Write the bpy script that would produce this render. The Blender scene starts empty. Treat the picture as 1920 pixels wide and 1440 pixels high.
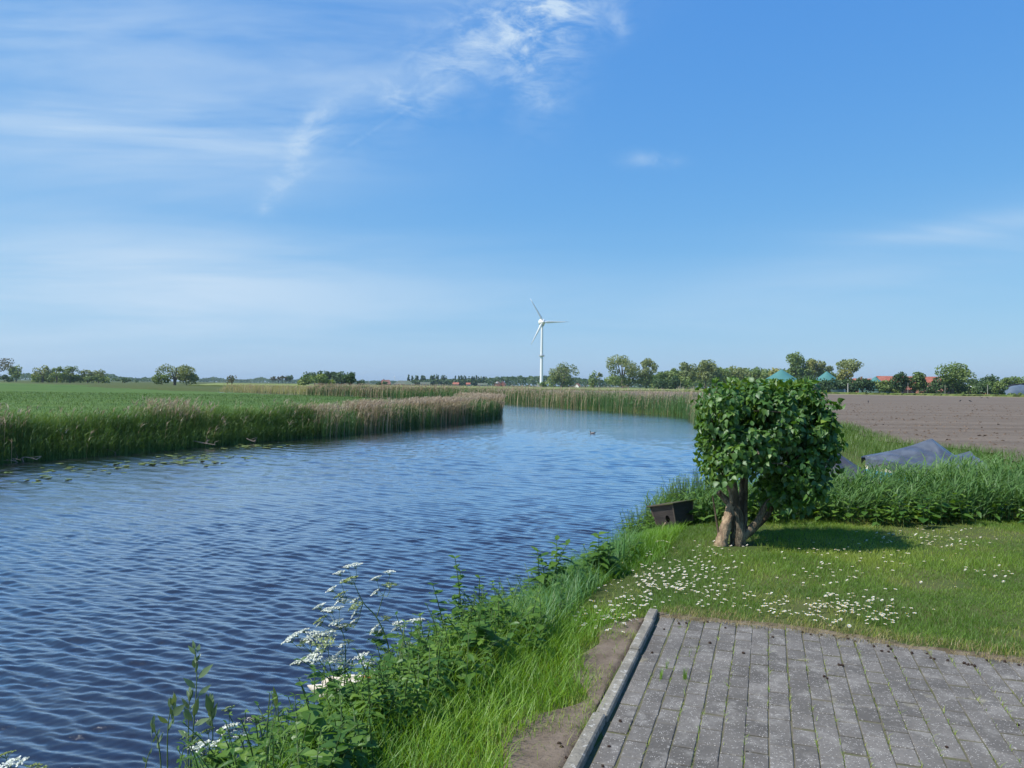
import bpy, math, random
import numpy as np
from mathutils import Vector, Matrix
rng = np.random.default_rng(7)
random.seed(7)
scene = bpy.context.scene
COL = scene.collection

# ------------------------------------------------------------------ camera
F = 1443.0                       # focal length in photo pixels (photo 1920 x 1440)
CAM = np.array((0.0, 0.0, 1.63))
ROLL, PITCH = 0.0117, 0.0014
c_right = np.array((math.cos(ROLL), 0, math.sin(ROLL)))
c_fwd = np.array((0, math.cos(PITCH), math.sin(PITCH)))
c_up = np.cross(c_right, c_fwd); c_up /= np.linalg.norm(c_up)
c_fwd = np.cross(c_up, c_right)
cam_data = bpy.data.cameras.new('camera'); cam = bpy.data.objects.new('camera', cam_data); COL.objects.link(cam)
cam_data.sensor_width = 36; cam_data.lens = 36 * F / 1920
cam_data.clip_start = 0.05; cam_data.clip_end = 30000
M = Matrix.Identity(4)
for i in range(3):
    M[i][0], M[i][1], M[i][2], M[i][3] = c_right[i], c_up[i], -c_fwd[i], CAM[i]
cam.matrix_world = M
scene.camera = cam
def at(px, py, d):
    """world point seen at photo pixel px,py at depth d metres"""
    u, v = (px - 960) / F, -(py - 720) / F
    r = c_right * u + c_up * v + c_fwd
    return CAM + r * (d / r[1])
def on_z(px, py, z):
    u, v = (px - 960) / F, -(py - 720) / F
    r = c_right * u + c_up * v + c_fwd
    return CAM + r * ((z - CAM[2]) / r[2])

# ------------------------------------------------------------------ sun, sky, exposure
SUN_EL, SUN_AZ = math.radians(54), math.radians(-109)      # azimuth clockwise from +Y: left, a little behind the camera
S = Vector((math.cos(SUN_EL) * math.sin(SUN_AZ), math.cos(SUN_EL) * math.cos(SUN_AZ), math.sin(SUN_EL)))
sl = bpy.data.lights.new('sun', 'SUN'); sl.energy = 4.3; sl.angle = math.radians(0.5); sl.color = (1, 0.95, 0.87)
so = bpy.data.objects.new('sun', sl); COL.objects.link(so); so.rotation_euler = S.to_track_quat('Z', 'Y').to_euler()
vs = scene.view_settings
scene.cycles.sample_clamp_direct = 8
vs.view_transform = 'Standard'; vs.look = 'None'; vs.exposure = 0.5; vs.gamma = 1
SKY_STRENGTH = 0.11

class NT:
    """small helper round a node tree"""
    def __init__(s, nt): s.nt = nt
    def n(s, typ, ins=None, **kw):
        nd = s.nt.nodes.new(typ)
        for k, v in kw.items(): setattr(nd, k, v)
        for k, v in (ins or {}).items():
            if isinstance(v, bpy.types.NodeSocket): s.nt.links.new(v, nd.inputs[k])
            else: nd.inputs[k].default_value = v
        return nd
    def math(s, op, a, b=0.0, c=0.0, clamp=False):
        nd = s.n('ShaderNodeMath', {0: a, 1: b, 2: c}, operation=op); nd.use_clamp = clamp
        return nd.outputs[0]
    def mixc(s, f, a, b, mode='MIX'):
        nd = s.nt.nodes.new('ShaderNodeMix'); nd.data_type = 'RGBA'; nd.blend_type = mode
        for k, v in ((0, f), (6, a), (7, b)):
            if isinstance(v, bpy.types.NodeSocket): s.nt.links.new(v, nd.inputs[k])
            else: nd.inputs[k].default_value = v if k == 0 else (tuple(v) + (1,))[:4]
        return nd.outputs[2]
    def noise(s, vec, scale, detail=3, rough=0.55, dist=0.0):
        return s.n('ShaderNodeTexNoise', {'Vector': vec, 'Scale': scale, 'Detail': detail, 'Roughness': rough, 'Distortion': dist}).outputs[0]
    def ramp(s, f, pts):
        nd = s.n('ShaderNodeValToRGB', {0: f}); e = nd.color_ramp.elements
        while len(e) < len(pts): e.new(0.5)
        for q, (p, c) in zip(e, pts): q.position = p; q.color = (tuple(c) + (1,))[:4] if not isinstance(c, (int, float)) else (c, c, c, 1)
        return nd.outputs[0]
    def smooth(s, x, a, b):
        nd = s.n('ShaderNodeMapRange', {0: x, 1: a, 2: b, 3: 0.0, 4: 1.0}); nd.interpolation_type = 'SMOOTHSTEP'; return nd.outputs[0]

world = bpy.data.worlds.new('World'); scene.world = world; world.use_nodes = True
world.node_tree.nodes.clear(); W = NT(world.node_tree)
sky = W.n('ShaderNodeTexSky'); sky.sky_type = 'NISHITA'; sky.sun_disc = False
sky.sun_elevation = SUN_EL; sky.sun_rotation = SUN_AZ % (2 * math.pi)
sky.air_density = 1.0; sky.dust_density = 0.35; sky.ozone_density = 2.2; sky.altitude = 0
dirv = W.n('ShaderNodeTexCoord').outputs['Generated']
sx = W.n('ShaderNodeSeparateXYZ', {0: dirv})
ys = W.math('MAXIMUM', sx.outputs[1], 0.06)
cu = W.math('DIVIDE', sx.outputs[0], ys); cv = W.math('DIVIDE', sx.outputs[2], ys)     # compass bearing and height of a cloud
cvec = W.n('ShaderNodeCombineXYZ', {0: cu, 1: cv, 2: 0.0}).outputs[0]
def rot_noise(ang, sxx, syy, scale, detail, rough, dist=0.0, off=0.0):
    mp = W.n('ShaderNodeMapping', {'Vector': cvec, 'Location': (off, off * 0.7, 0), 'Rotation': (0, 0, ang), 'Scale': (sxx, syy, 1)})
    return W.noise(mp.outputs[0], scale, detail, rough, dist)
def blob(u0, v0, su, sv, ang=0.0, amp=1.0):
    du = W.math('SUBTRACT', cu, u0); dv = W.math('SUBTRACT', cv, v0); ca, sa = math.cos(ang), math.sin(ang)
    a = W.math('ADD', W.math('MULTIPLY', du, ca / su), W.math('MULTIPLY', dv, sa / su))
    b = W.math('ADD', W.math('MULTIPLY', du, -sa / sv), W.math('MULTIPLY', dv, ca / sv))
    r2 = W.math('ADD', W.math('MULTIPLY', a, a), W.math('MULTIPLY', b, b))
    return W.math('MULTIPLY', W.math('EXPONENT', W.math('MULTIPLY', r2, -1.0)), amp)
def addall(xs):
    r = xs[0]
    for x in xs[1:]: r = W.math('ADD', r, x)
    return r
def P(px, py): return ((px - 960) / F, (722 + 0.0117 * (px - 960) - py) / F)
fluff = rot_noise(-0.5, 5.0, 9.0, 3.0, 9, 0.62, 0.6)
fine = rot_noise(0.3, 1.5, 3.2, 9.0, 8, 0.65, 0.9, 3.1)
streak = rot_noise(-0.12, 1.0, 6.0, 1.7, 6, 0.55, 0.5, 1.7)
streak2 = rot_noise(0.10, 0.8, 7.0, 2.3, 6, 0.55, 0.4, 5.3)
wisps = addall([blob(*P(545, 305), 0.055, 0.018, 1.05, 0.75), blob(*P(590, 225), 0.05, 0.022, 0.5, 0.55), blob(*P(755, 185), 0.045, 0.018, -0.2, 0.6),
                blob(*P(960, 40), 0.13, 0.045, 0.35, 0.85), blob(*P(1020, 20), 0.06, 0.045, 0.6, 1.0), blob(*P(1000, 120), 0.07, 0.05, 1.2, 0.55), blob(*P(880, 90), 0.16, 0.04, 0.75, 0.35),
                blob(*P(1000, 185), 0.03, 0.012, -0.2, 0.45), blob(*P(1215, 298), 0.035, 0.009, 0.0, 0.62), blob(*P(1155, 45), 0.012, 0.018, 0.3, 0.4), blob(*P(495, 390), 0.012, 0.01, 1.0, 0.4)])
wa = W.math('MULTIPLY', W.math('MULTIPLY', wisps, 0.82), W.smooth(W.math('ADD', W.math('MULTIPLY', fluff, 0.45), W.math('MULTIPLY', fine, 0.55)), 0.38, 0.70))
veil_m = addall([blob(*P(200, 255), 0.28, 0.05, -0.03, 0.55), blob(*P(120, 60), 0.28, 0.06, 0.0, 0.40), blob(*P(0, 200), 0.22, 0.16, 0, 0.25), blob(*P(480, 180), 0.3, 0.16, 0.6, 0.28),
                 blob(*P(640, 130), 0.2, 0.08, 0.6, 0.25)])
va = W.math('MULTIPLY', veil_m, W.smooth(streak, 0.28, 0.72))
low_m = addall([blob(*P(250, 500), 0.36, 0.06, -0.02, 0.55), blob(*P(100, 600), 0.55, 0.075, 0.0, 0.55), blob(*P(1750, 480), 0.30, 0.05, 0.16, 0.32), blob(*P(1830, 425), 0.18, 0.016, 0.16, 0.34),
                blob(*P(1400, 590), 0.6, 0.05, 0.02, 0.10)])
la = W.math('MULTIPLY', low_m, W.math('ADD', 0.35, W.math('MULTIPLY', W.smooth(streak2, 0.32, 0.7), 0.75)))
trail_d = W.math('ABSOLUTE', W.math('ADD', W.math('MULTIPLY', W.math('SUBTRACT', cu, P(560, 330)[0]), -0.545), W.math('MULTIPLY', W.math('SUBTRACT', cv, P(560, 330)[1]), 0.838)))
ta = W.math('MULTIPLY', W.math('MULTIPLY', W.smooth(trail_d, 0.0045, 0.0), blob(*P(740, 220), 0.2, 0.03, 0.57, 0.09)), W.smooth(fine, 0.3, 0.6))
alpha = W.math('ADD', W.math('ADD', wa, W.math('MULTIPLY', va, 0.98)), W.math('ADD', la, ta))
alpha = W.math('MULTIPLY', alpha, W.smooth(sx.outputs[1], 0.0, 0.3))
alpha = W.math('MINIMUM', alpha, 0.9)
ssep = W.n('ShaderNodeSeparateColor', {0: sky.outputs[0]}); EXPO = 2 ** 0.5 * SKY_STRENGTH
def grade(i, a, g): return W.math('MULTIPLY', W.math('POWER', W.math('MULTIPLY', ssep.outputs[i], 0.11), g), a / EXPO)   # evens out the sky's own gradient as the phone did
tint = W.n('ShaderNodeCombineColor', {0: grade(0, 0.615, 0.93), 1: grade(1, 0.76, 0.585), 2: grade(2, 0.905, 0.19)}).outputs[0]
cloudy = W.mixc(alpha, tint, (0.61 / EXPO, 0.765 / EXPO, 0.93 / EXPO))
bg = W.n('ShaderNodeBackground', {0: cloudy, 1: SKY_STRENGTH})
W.n('ShaderNodeOutputWorld', {0: bg.outputs[0]})

# ------------------------------------------------------------------ helpers
def vnoise(x, y, seed=0):
    x = np.asarray(x, float); y = np.asarray(y, float)
    xi = np.floor(x).astype(np.int64); yi = np.floor(y).astype(np.int64); xf = x - xi; yf = y - yi
    def h(a, b):
        n = (a * 374761393 + b * 668265263 + seed * 974634777) & 0xFFFFFFFF
        n = ((n ^ (n >> 13)) * 1274126177) & 0xFFFFFFFF
        return ((n ^ (n >> 16)) & 0xFFFF) / 65535.0
    u = xf * xf * (3 - 2 * xf); v = yf * yf * (3 - 2 * yf)
    return (h(xi, yi) * (1 - u) + h(xi + 1, yi) * u) * (1 - v) + (h(xi, yi + 1) * (1 - u) + h(xi + 1, yi + 1) * u) * v
def fbm(x, y, o=4, seed=0):
    r = 0; a = 0.5; t = 0
    for i in range(o):
        r = r + a * vnoise(np.asarray(x) * 2 ** i, np.asarray(y) * 2 ** i, seed + i); t += a; a *= 0.5
    return r / t
def sstep(x, a, b):
    t = np.clip((x - a) / (b - a), 0, 1); return t * t * (3 - 2 * t)

def mesh_np(name, V, faces, rnd=None, mi=None, mats=(), smooth=False):
    """faces: list of (n,k) int arrays; rnd: per-vertex 0..1 shown to the material as attribute rnd; mi: list of material index arrays or ints"""
    me = bpy.data.meshes.new(name)
    V = np.asarray(V, np.float32); faces = [np.asarray(f, np.int32) for f in faces if len(f)]
    me.vertices.add(len(V)); me.vertices.foreach_set('co', V.ravel())
    nl = sum(f.size for f in faces); npoly = sum(len(f) for f in faces)
    me.loops.add(nl); me.loops.foreach_set('vertex_index', np.concatenate([f.ravel() for f in faces]))
    me.polygons.add(npoly)
    tot = np.concatenate([np.full(len(f), f.shape[1], np.int32) for f in faces])
    st = np.concatenate([[0], np.cumsum(tot)[:-1]]).astype(np.int32)
    me.polygons.foreach_set('loop_start', st); me.polygons.foreach_set('loop_total', tot)
    if mi is not None:
        m = np.concatenate([np.full(len(f), q, np.int32) if np.isscalar(q) else np.asarray(q, np.int32) for f, q in zip(faces, mi)])
        me.polygons.foreach_set('material_index', m)
    me.polygons.foreach_set('use_smooth', np.full(npoly, bool(smooth)))
    for m in mats: me.materials.append(m)
    if rnd is not None:
        a = me.attributes.new('rnd', 'FLOAT', 'POINT'); a.data.foreach_set('value', np.asarray(rnd, np.float32))
    me.update(calc_edges=True); me.validate()
    return me
class MB:
    """collects pieces of one mesh"""
    def __init__(s): s.V = []; s.F = []; s.R = []; s.Mi = []; s.n = 0
    def add(s, V, faces, rnd=0.5, mi=0):
        V = np.asarray(V, float).reshape(-1, 3)
        if not isinstance(faces, list) or (faces and not isinstance(faces[0], np.ndarray)):
            by = {}
            for f in faces: by.setdefault(len(f), []).append(f)
            faces = [np.array(v) for v in by.values()]
        for f in faces:
            if len(f): s.F.append(np.asarray(f) + s.n); s.Mi.append(mi)
        s.V.append(V); s.R.append(np.full(len(V), rnd) if np.isscalar(rnd) else np.asarray(rnd)); s.n += len(V)
    def mesh(s, name, mats, smooth=False):
        return mesh_np(name, np.concatenate(s.V), s.F, np.concatenate(s.R), s.Mi, mats if isinstance(mats, (list, tuple)) else [mats], smooth)
    def obj(s, name, mats, parent=None, smooth=False, loc=None):
        return link(name, s.mesh(name, mats, smooth), parent, loc)
def link(name, me, parent=None, loc=None):
    o = bpy.data.objects.new(name, me); COL.objects.link(o)
    if parent is not None: o.parent = parent
    if loc is not None: o.location = loc
    return o
def tag(o, label=None, cat=None, group=None, kind=None):
    for k, v in (('label', label), ('category', cat), ('group', group), ('kind', kind)):
        if v: o[k] = v
    return o
def thing(name, label, cat, loc, rz=0, group=None):
    o = link(name, None, None, loc); o.rotation_euler = (0, 0, rz); o.empty_display_size = 0.1
    return tag(o, label, cat, group)
def copy_tree(root, loc, rz=0.0, scale=1.0, label=None, group=None):
    r = root.copy(); COL.objects.link(r); r.location = loc; r.rotation_euler = (0, 0, rz); r.scale = (scale,) * 3
    if label: r['label'] = label
    if group: r['group'] = group
    for ch in root.children:
        c = ch.copy(); COL.objects.link(c); c.parent = r
        for g in ch.children:
            e = g.copy(); COL.objects.link(e); e.parent = c
    return r

def box(mb, c, sz, rz=0.0, rnd=0.5, mi=0, bev=0.0):
    hx, hy, hz = np.array(sz) / 2; b = min(bev, hx * .9, hy * .9, hz * .9)
    ca, sa = math.cos(rz), math.sin(rz); Rm = np.array([[ca, -sa, 0], [sa, ca, 0], [0, 0, 1]])
    if b <= 0:
        V = np.array([(x, y, z) for z in (-hz, hz) for x, y in ((-hx, -hy), (hx, -hy), (hx, hy), (-hx, hy))])
        Fc = [(3, 2, 1, 0), (4, 5, 6, 7), (0, 1, 5, 4), (1, 2, 6, 5), (2, 3, 7, 6), (3, 0, 4, 7)]
    else:
        V = []
        for (z, i) in ((-hz, b), (-hz + b, 0), (hz - b, 0), (hz, b)):
            a, d = hx - i, hy - i
            V += [(-a + (0 if i else b), -d, z), (a - (0 if i else b), -d, z), (a, -d + (0 if i else b), z), (a, d - (0 if i else b), z),
                  (a - (0 if i else b), d, z), (-a + (0 if i else b), d, z), (-a, d - (0 if i else b), z), (-a, -d + (0 if i else b), z)]
        V = np.array(V); Fc = []
        for k in range(3):
            for j in range(8):
                Fc.append((k * 8 + j, k * 8 + (j + 1) % 8, k * 8 + 8 + (j + 1) % 8, k * 8 + 8 + j))
        Fc += [tuple(range(7, -1, -1)), tuple(range(24, 32))]
    mb.add(V @ Rm.T + np.array(c), Fc, rnd, mi)
def tube(mb, pts, rad, sides=8, rnd=0.5, mi=0, cap=True, wob=0.0):
    pts = np.asarray(pts, float); n = len(pts); rad = np.full(n, rad) if np.isscalar(rad) else np.asarray(rad, float)
    T = np.gradient(pts, axis=0); T /= np.linalg.norm(T, axis=1)[:, None] + 1e-12
    ref = np.array((0.31, 0.95, 0.05)) if abs(T[0] @ np.array((0.31, 0.95, 0.05))) < .9 else np.array((1.0, 0, 0))
    V = []
    U = np.cross(T[0], ref); U /= np.linalg.norm(U)
    for i in range(n):
        U = U - T[i] * (U @ T[i]); U /= np.linalg.norm(U); B = np.cross(T[i], U)
        a = np.linspace(0, 2 * np.pi, sides, endpoint=False)
        r = rad[i] * (1 + wob * (rng.random(sides) - .5))
        V.append(pts[i] + (np.cos(a) * r)[:, None] * U + (np.sin(a) * r)[:, None] * B)
    Fc = [(i * sides + j, i * sides + (j + 1) % sides, (i + 1) * sides + (j + 1) % sides, (i + 1) * sides + j) for i in range(n - 1) for j in range(sides)]
    if cap: V += [V[0], V[n - 1]]; Fc += [tuple(range((n + 1) * sides - 1, n * sides - 1, -1)), tuple(range((n + 1) * sides, (n + 2) * sides))]
    mb.add(np.concatenate(V), Fc, rnd, mi)
def ellipsoid(mb, c, r, nu=12, nv=8, rnd=0.5, mi=0, Rm=None, deform=None):
    V = []; 
    for i in range(1, nv):
        t = math.pi * i / nv
        for j in range(nu):
            a = 2 * math.pi * j / nu; V.append((math.sin(t) * math.cos(a), math.sin(t) * math.sin(a), math.cos(t)))
    V += [(0, 0, 1), (0, 0, -1)]; V = np.array(V); top, bot = len(V) - 2, len(V) - 1
    V = V * np.array(r)
    if deform: V = deform(V)
    if Rm is not None: V = V @ np.asarray(Rm).T
    Fc = [(i * nu + j, i * nu + nu + j, i * nu + nu + (j + 1) % nu, i * nu + (j + 1) % nu) for i in range(nv - 2) for j in range(nu)]
    Fc += [(top, j, (j + 1) % nu) for j in range(nu)] + [((nv - 2) * nu + (j + 1) % nu, (nv - 2) * nu + j, bot) for j in range(nu)]
    mb.add(V + np.array(c), Fc, rnd, mi)
def blades(base, h, w, ang, lean, segs=3, twist=None, droop=0.0, rnd=None, pw=1.0, pitch0=0.0):
    """grass blades / leaves: rise h, bend over sideways by lean*h toward ang, tip falls by droop*h"""
    base = np.asarray(base, float); n = len(base)
    h, w, ang, lean, droop, pitch0 = [np.broadcast_to(np.asarray(q, float), (n,)) for q in (h, w, ang, lean, droop, pitch0)]
    d = np.stack([np.cos(ang), np.sin(ang), np.zeros(n)], 1)
    tw = ang + np.pi / 2 + (0 if twist is None else twist); sd = np.stack([np.cos(tw), np.sin(tw), np.zeros(n)], 1)
    V = np.empty((n, 2 * segs + 1, 3))
    for i in range(segs + 1):
        t = i / segs
        c = base + np.array((0, 0, 1.0)) * (h * (t - droop * t * t))[:, None] + d * (h * (pitch0 * t + lean * t * t))[:, None]
        ww = (w * 0.5 * (1 - t) ** pw * (0.75 + 0.5 * t if t < .5 else 1.0))[:, None]
        if i < segs: V[:, 2 * i] = c - sd * ww; V[:, 2 * i + 1] = c + sd * ww
        else: V[:, 2 * segs] = c
    k = np.arange(n)[:, None] * (2 * segs + 1)
    q = np.concatenate([k + np.array([2 * i, 2 * i + 1, 2 * i + 3, 2 * i + 2]) for i in range(segs - 1)], 0) if segs > 1 else np.zeros((0, 4), int)
    tr = k + np.array([2 * segs - 2, 2 * segs - 1, 2 * segs])
    r = np.repeat(rng.random(n) if rnd is None else np.broadcast_to(rnd, (n,)), 2 * segs + 1)
    return V.reshape(-1, 3), [q, tr], r
def place(tmpl, tf, base, x, nrm, scale, rnd=None, ysc=1.0):
    """copies of a flat template (leaf along +x, normal +z) as one vertex block"""
    tmpl = np.asarray(tmpl, float); base = np.asarray(base, float); n = len(base)
    x = x / (np.linalg.norm(x, axis=1)[:, None] + 1e-9); y = np.cross(nrm, x); y /= np.linalg.norm(y, axis=1)[:, None] + 1e-9; z = np.cross(x, y)
    s = np.broadcast_to(np.asarray(scale, float), (n,)); yy = np.broadcast_to(np.asarray(ysc, float), (n,))
    V = base[:, None] + s[:, None, None] * (tmpl[None, :, 0, None] * x[:, None] + (tmpl[None, :, 1, None] * yy[:, None, None]) * y[:, None] + tmpl[None, :, 2, None] * z[:, None])
    k = np.arange(n)[:, None] * len(tmpl); by = {}
    for f in tf: by.setdefault(len(f), []).append(f)
    faces = [np.concatenate([k + np.array(f) for f in v], 0) for v in by.values()]
    r = np.repeat(rng.random(n) if rnd is None else np.broadcast_to(rnd, (n,)), len(tmpl))
    return V.reshape(-1, 3), faces, r
def leaf_template(prof, fold=0.15, curl=0.15):
    """prof: (x, half width) rows from stalk to tip"""
    V = []; Fc = []
    for x, hw in prof: V += [(x, -hw, fold * hw - curl * x * x), (x, 0, -curl * x * x), (x, hw, fold * hw - curl * x * x)]
    for i in range(len(prof) - 1):
        a = 3 * i; Fc += [(a, a + 3, a + 4, a + 1), (a + 1, a + 4, a + 5, a + 2)]
    return np.array(V), Fc
HEART = leaf_template([(-0.06, 0.16), (0.10, 0.36), (0.34, 0.41), (0.62, 0.27), (0.84, 0.10), (1.0, 0.01)], 0.25, 0.22)
LANCE = leaf_template([(0, 0.015), (0.2, 0.13), (0.45, 0.165), (0.75, 0.09), (1.0, 0.005)], 0.3, 0.28)
WILLOW = leaf_template([(0, 0.01), (0.25, 0.10), (0.5, 0.12), (0.8, 0.06), (1.0, 0.004)], 0.25, 0.08)
OVAL = leaf_template([(0, 0.02), (0.18, 0.24), (0.45, 0.33), (0.75, 0.2), (1.0, 0.01)], 0.25, 0.2)
QUAD = (np.array([(0, -0.5, 0), (1, -0.35, 0.06), (0.9, 0.45, -0.05), (0.1, 0.5, 0.05)]), [(0, 1, 2, 3)])
def unit(n):
    v = rng.normal(size=(n, 3)); return v / np.linalg.norm(v, axis=1)[:, None]

# ------------------------------------------------------------------ materials
def new_mat(name):
    m = bpy.data.materials.new(name); m.use_nodes = True; m.node_tree.nodes.clear(); return m, NT(m.node_tree)
def leaf_mat(name, cols, trans=0.35, rough=0.5, gloss=0.06, tcol=None):
    m, t = new_mat(name)
    a = t.n('ShaderNodeAttribute', attribute_name='rnd').outputs['Fac']
    k = len(cols); c = t.ramp(a, [(i / max(1, k - 1), q) for i, q in enumerate(cols)])
    tc = t.mixc(1.0, c, tcol or (1.5, 1.35, 0.5), 'MULTIPLY')
    d = t.n('ShaderNodeBsdfDiffuse', {0: c}); tr = t.n('ShaderNodeBsdfTranslucent', {0: tc})
    mx = t.n('ShaderNodeMixShader', {0: trans, 1: d.outputs[0], 2: tr.outputs[0]})
    g = t.n('ShaderNodeBsdfGlossy', {0: (0.9, 0.95, 1, 1), 1: rough})
    mg = t.n('ShaderNodeMixShader', {0: gloss * 0.5, 1: mx.outputs[0], 2: g.outputs[0]})
    t.n('ShaderNodeOutputMaterial', {0: mg.outputs[0]}); return m
def surf_mat(name, col, rough=0.8, col2=None, nscale=3.0, spec=0.3, bump=0.0, bscale=20.0, detail=5, metallic=0.0, stretch=(1, 1, 1), coord='Object', lo=0.35, hi=0.65, bdist=0.02, use_rnd=False):
    m, t = new_mat(name)
    tc = t.n('ShaderNodeTexCoord').outputs[coord]
    mp = t.n('ShaderNodeMapping', {'Vector': tc, 'Scale': stretch}).outputs[0]
    c = (tuple(col) + (1,))[:4]
    if col2 is not None:
        f = t.noise(mp, nscale, detail, 0.6)
        c = t.mixc(t.smooth(f, lo, hi), col, col2)
    if use_rnd:
        a = t.n('ShaderNodeAttribute', attribute_name='rnd').outputs['Fac']
        c = t.mixc(1.0, c, t.ramp(a, [(0, 0.72), (1, 1.28)]), 'MULTIPLY')
    b = t.n('ShaderNodeBsdfPrincipled', {'Base Color': c, 'Roughness': rough, 'Metallic': metallic, 'Specular IOR Level': spec})
    if bump:
        bn = t.n('ShaderNodeBump', {'Height': t.noise(mp, bscale, 6, 0.65), 'Strength': bump, 'Distance': bdist}); t.nt.links.new(bn.outputs[0], b.inputs['Normal'])
    t.n('ShaderNodeOutputMaterial', {0: b.outputs[0]}); return m

# ------------------------------------------------------------------ the river and the lie of the land
WZ = -0.57
LEFT = np.array([(-26, -14), (-21, 0), (-13.3, 20), (-11.5, 23), (-9.4, 28.3), (-7.7, 31), (-6.3, 35), (-3.3, 43), (-1.0, 51.5), (-0.9, 54), (-2.6, 60), (-8, 78), (-20, 100), (-60, 145), (-160, 262)], float)
RIGHT = np.array([(-4.5, -14), (-2.7, 0), (-1.95, 3.3), (-0.95, 5.5), (-0.25, 7), (0.75, 9.0), (1.5, 9.9), (2.6, 10.7), (3.8, 11.6), (7, 12.5), (14, 13.2), (14.5, 17.2), (9, 18), (6.9, 20), (7.4, 24), (9.6, 35),
                  (13.0, 57), (7.2, 74), (-1.3, 96), (-12, 113), (-32, 136), (-72, 176), (-166, 290)], float)
RIVER = np.concatenate([LEFT, RIGHT[::-1]])
MID = np.array([(-14, -14), (-11.8, 0), (-7.6, 12), (-5.2, 20), (-1.5, 30), (2, 42), (4, 54), (1.5, 68), (-5, 88), (-16, 106.5), (-46, 140), (-66, 160), (-163, 276), (-7000, 8500)], float)
def seg_dist(x, y, poly, closed=False):
    pts = np.asarray(poly); d = np.full(np.shape(x), 1e9)
    idx = range(len(pts) if closed else len(pts) - 1)
    for i in idx:
        a, b = pts[i], pts[(i + 1) % len(pts)]; e = b - a
        t = np.clip(((x - a[0]) * e[0] + (y - a[1]) * e[1]) / (e @ e), 0, 1)
        d = np.minimum(d, np.hypot(x - a[0] - t * e[0], y - a[1] - t * e[1]))
    return d
def inside(x, y, poly):
    r = np.zeros(np.shape(x), bool); n = len(poly)
    for i in range(n):
        (x1, y1), (x2, y2) = poly[i], poly[(i + 1) % n]
        if y1 == y2: continue
        r ^= ((y1 > y) != (y2 > y)) & (x < (x2 - x1) * (y - y1) / (y2 - y1) + x1)
    return r
def river_sd(x, y):
    d = seg_dist(x, y, RIVER, True); return np.where(inside(x, y, RIVER), -d, d)
KB = np.array((1.07, 5.50)); KD = np.array((0.3162, 0.9487)); KP = np.array((0.9487, -0.3162))   # far end of the kerb, along it, across the paving
def to_k(x, y): return (x - KB[0]) * KP[0] + (y - KB[1]) * KP[1], (x - KB[0]) * KD[0] + (y - KB[1]) * KD[1]
def from_k(s, t): return KB[0] + s * KP[0] + t * KD[0], KB[1] + s * KP[1] + t * KD[1]
def edge_t(s): return 0.0 - 0.05 * s + 0.05 * np.sin(s * 2.3)
def land(x, y):
    near = sstep(y, 11.5, 9.5) * sstep(x, -4, -2)
    return -0.12 * (1 - near)
def ground_z(x, y):
    x = np.asarray(x, float); y = np.asarray(y, float)
    sd = river_sd(x, y)
    L = land(x, y) + 0.05 * (fbm(x * 0.7, y * 0.7, 3, 5) - .5) * sstep(y, 200, 20)
    s, t = to_k(x, y)
    inp = sstep(s, -0.02, 0.12) * sstep(edge_t(s) - t, 0.0, 0.12)
    L = L * (1 - inp) - 0.06 * inp
    wid = np.where(x < MIDX(y), 0.9, 1.15)
    up = WZ - 0.06 + (L - WZ + 0.06) * sstep(sd, -0.05, wid)
    return np.where(sd > 0, up, WZ - 0.06 - np.minimum(1.0, -sd * 0.5))
def MIDX(y): return np.interp(y, MID[:, 1], MID[:, 0])
def graded(lo, hi, fine_lo, fine_hi, step, grow=1.14):
    a = list(np.arange(fine_lo, fine_hi + step / 2, step)); s = step
    while a[-1] < hi: s = min(s * grow, 900); a.append(a[-1] + s)
    s = step; b = []; p = fine_lo
    while p > lo: s = min(s * grow, 900); p -= s; b.append(p)
    return np.array(b[::-1] + a)
gx = np.unique(np.concatenate([graded(-9000, 9000, -14, 15, 0.24, 1.12)])); gy = graded(-60, 12000, 1.5, 60, 0.26, 1.1)
GX, GY = np.meshgrid(gx, gy); GZ = ground_z(GX.ravel(), GY.ravel())
GV = np.stack([GX.ravel(), GY.ravel(), GZ], 1); nx = len(gx)
ii = (np.arange(len(gy) - 1)[:, None] * nx + np.arange(nx - 1)[None]).ravel()
GF = np.stack([ii, ii + 1, ii + nx + 1, ii + nx], 1)
fc = GV[GF].mean(1); left_side = fc[:, 0] < MIDX(fc[:, 1])
def sub_mesh(name, sel, m):
    used, inv = np.unique(GF[sel], return_inverse=True)
    return mesh_np(name, GV[used], [inv.reshape(-1, 4)], None, None, [m], True)
mm, t = new_mat('meadow_turf')
tc = t.n('ShaderNodeTexCoord').outputs['Object']
n1 = t.noise(t.n('ShaderNodeMapping', {'Vector': tc, 'Scale': (0.10, 0.22, 1)}).outputs[0], 1.0, 6, 0.62)
n2 = t.noise(t.n('ShaderNodeMapping', {'Vector': tc, 'Scale': (0.8, 1.4, 1)}).outputs[0], 1.0, 5, 0.7)
n3 = t.noise(tc, 0.011, 3, 0.5)
c = t.mixc(t.smooth(n1, 0.3, 0.7), (0.056, 0.112, 0.026), (0.088, 0.148, 0.036))
c = t.mixc(t.math('MULTIPLY', t.smooth(n2, 0.5, 0.75), 0.6), c, (0.026, 0.066, 0.018))
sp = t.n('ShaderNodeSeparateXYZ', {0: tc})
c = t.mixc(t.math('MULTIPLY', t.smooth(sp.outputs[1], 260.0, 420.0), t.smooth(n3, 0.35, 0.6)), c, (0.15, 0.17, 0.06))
b = t.n('ShaderNodeBsdfPrincipled', {'Base Color': c, 'Roughness': 0.9, 'Specular IOR Level': 0.1})
bn = t.n('ShaderNodeBump', {'Height': n2, 'Strength': 0.7, 'Distance': 0.12}); t.nt.links.new(bn.outputs[0], b.inputs['Normal'])
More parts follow.
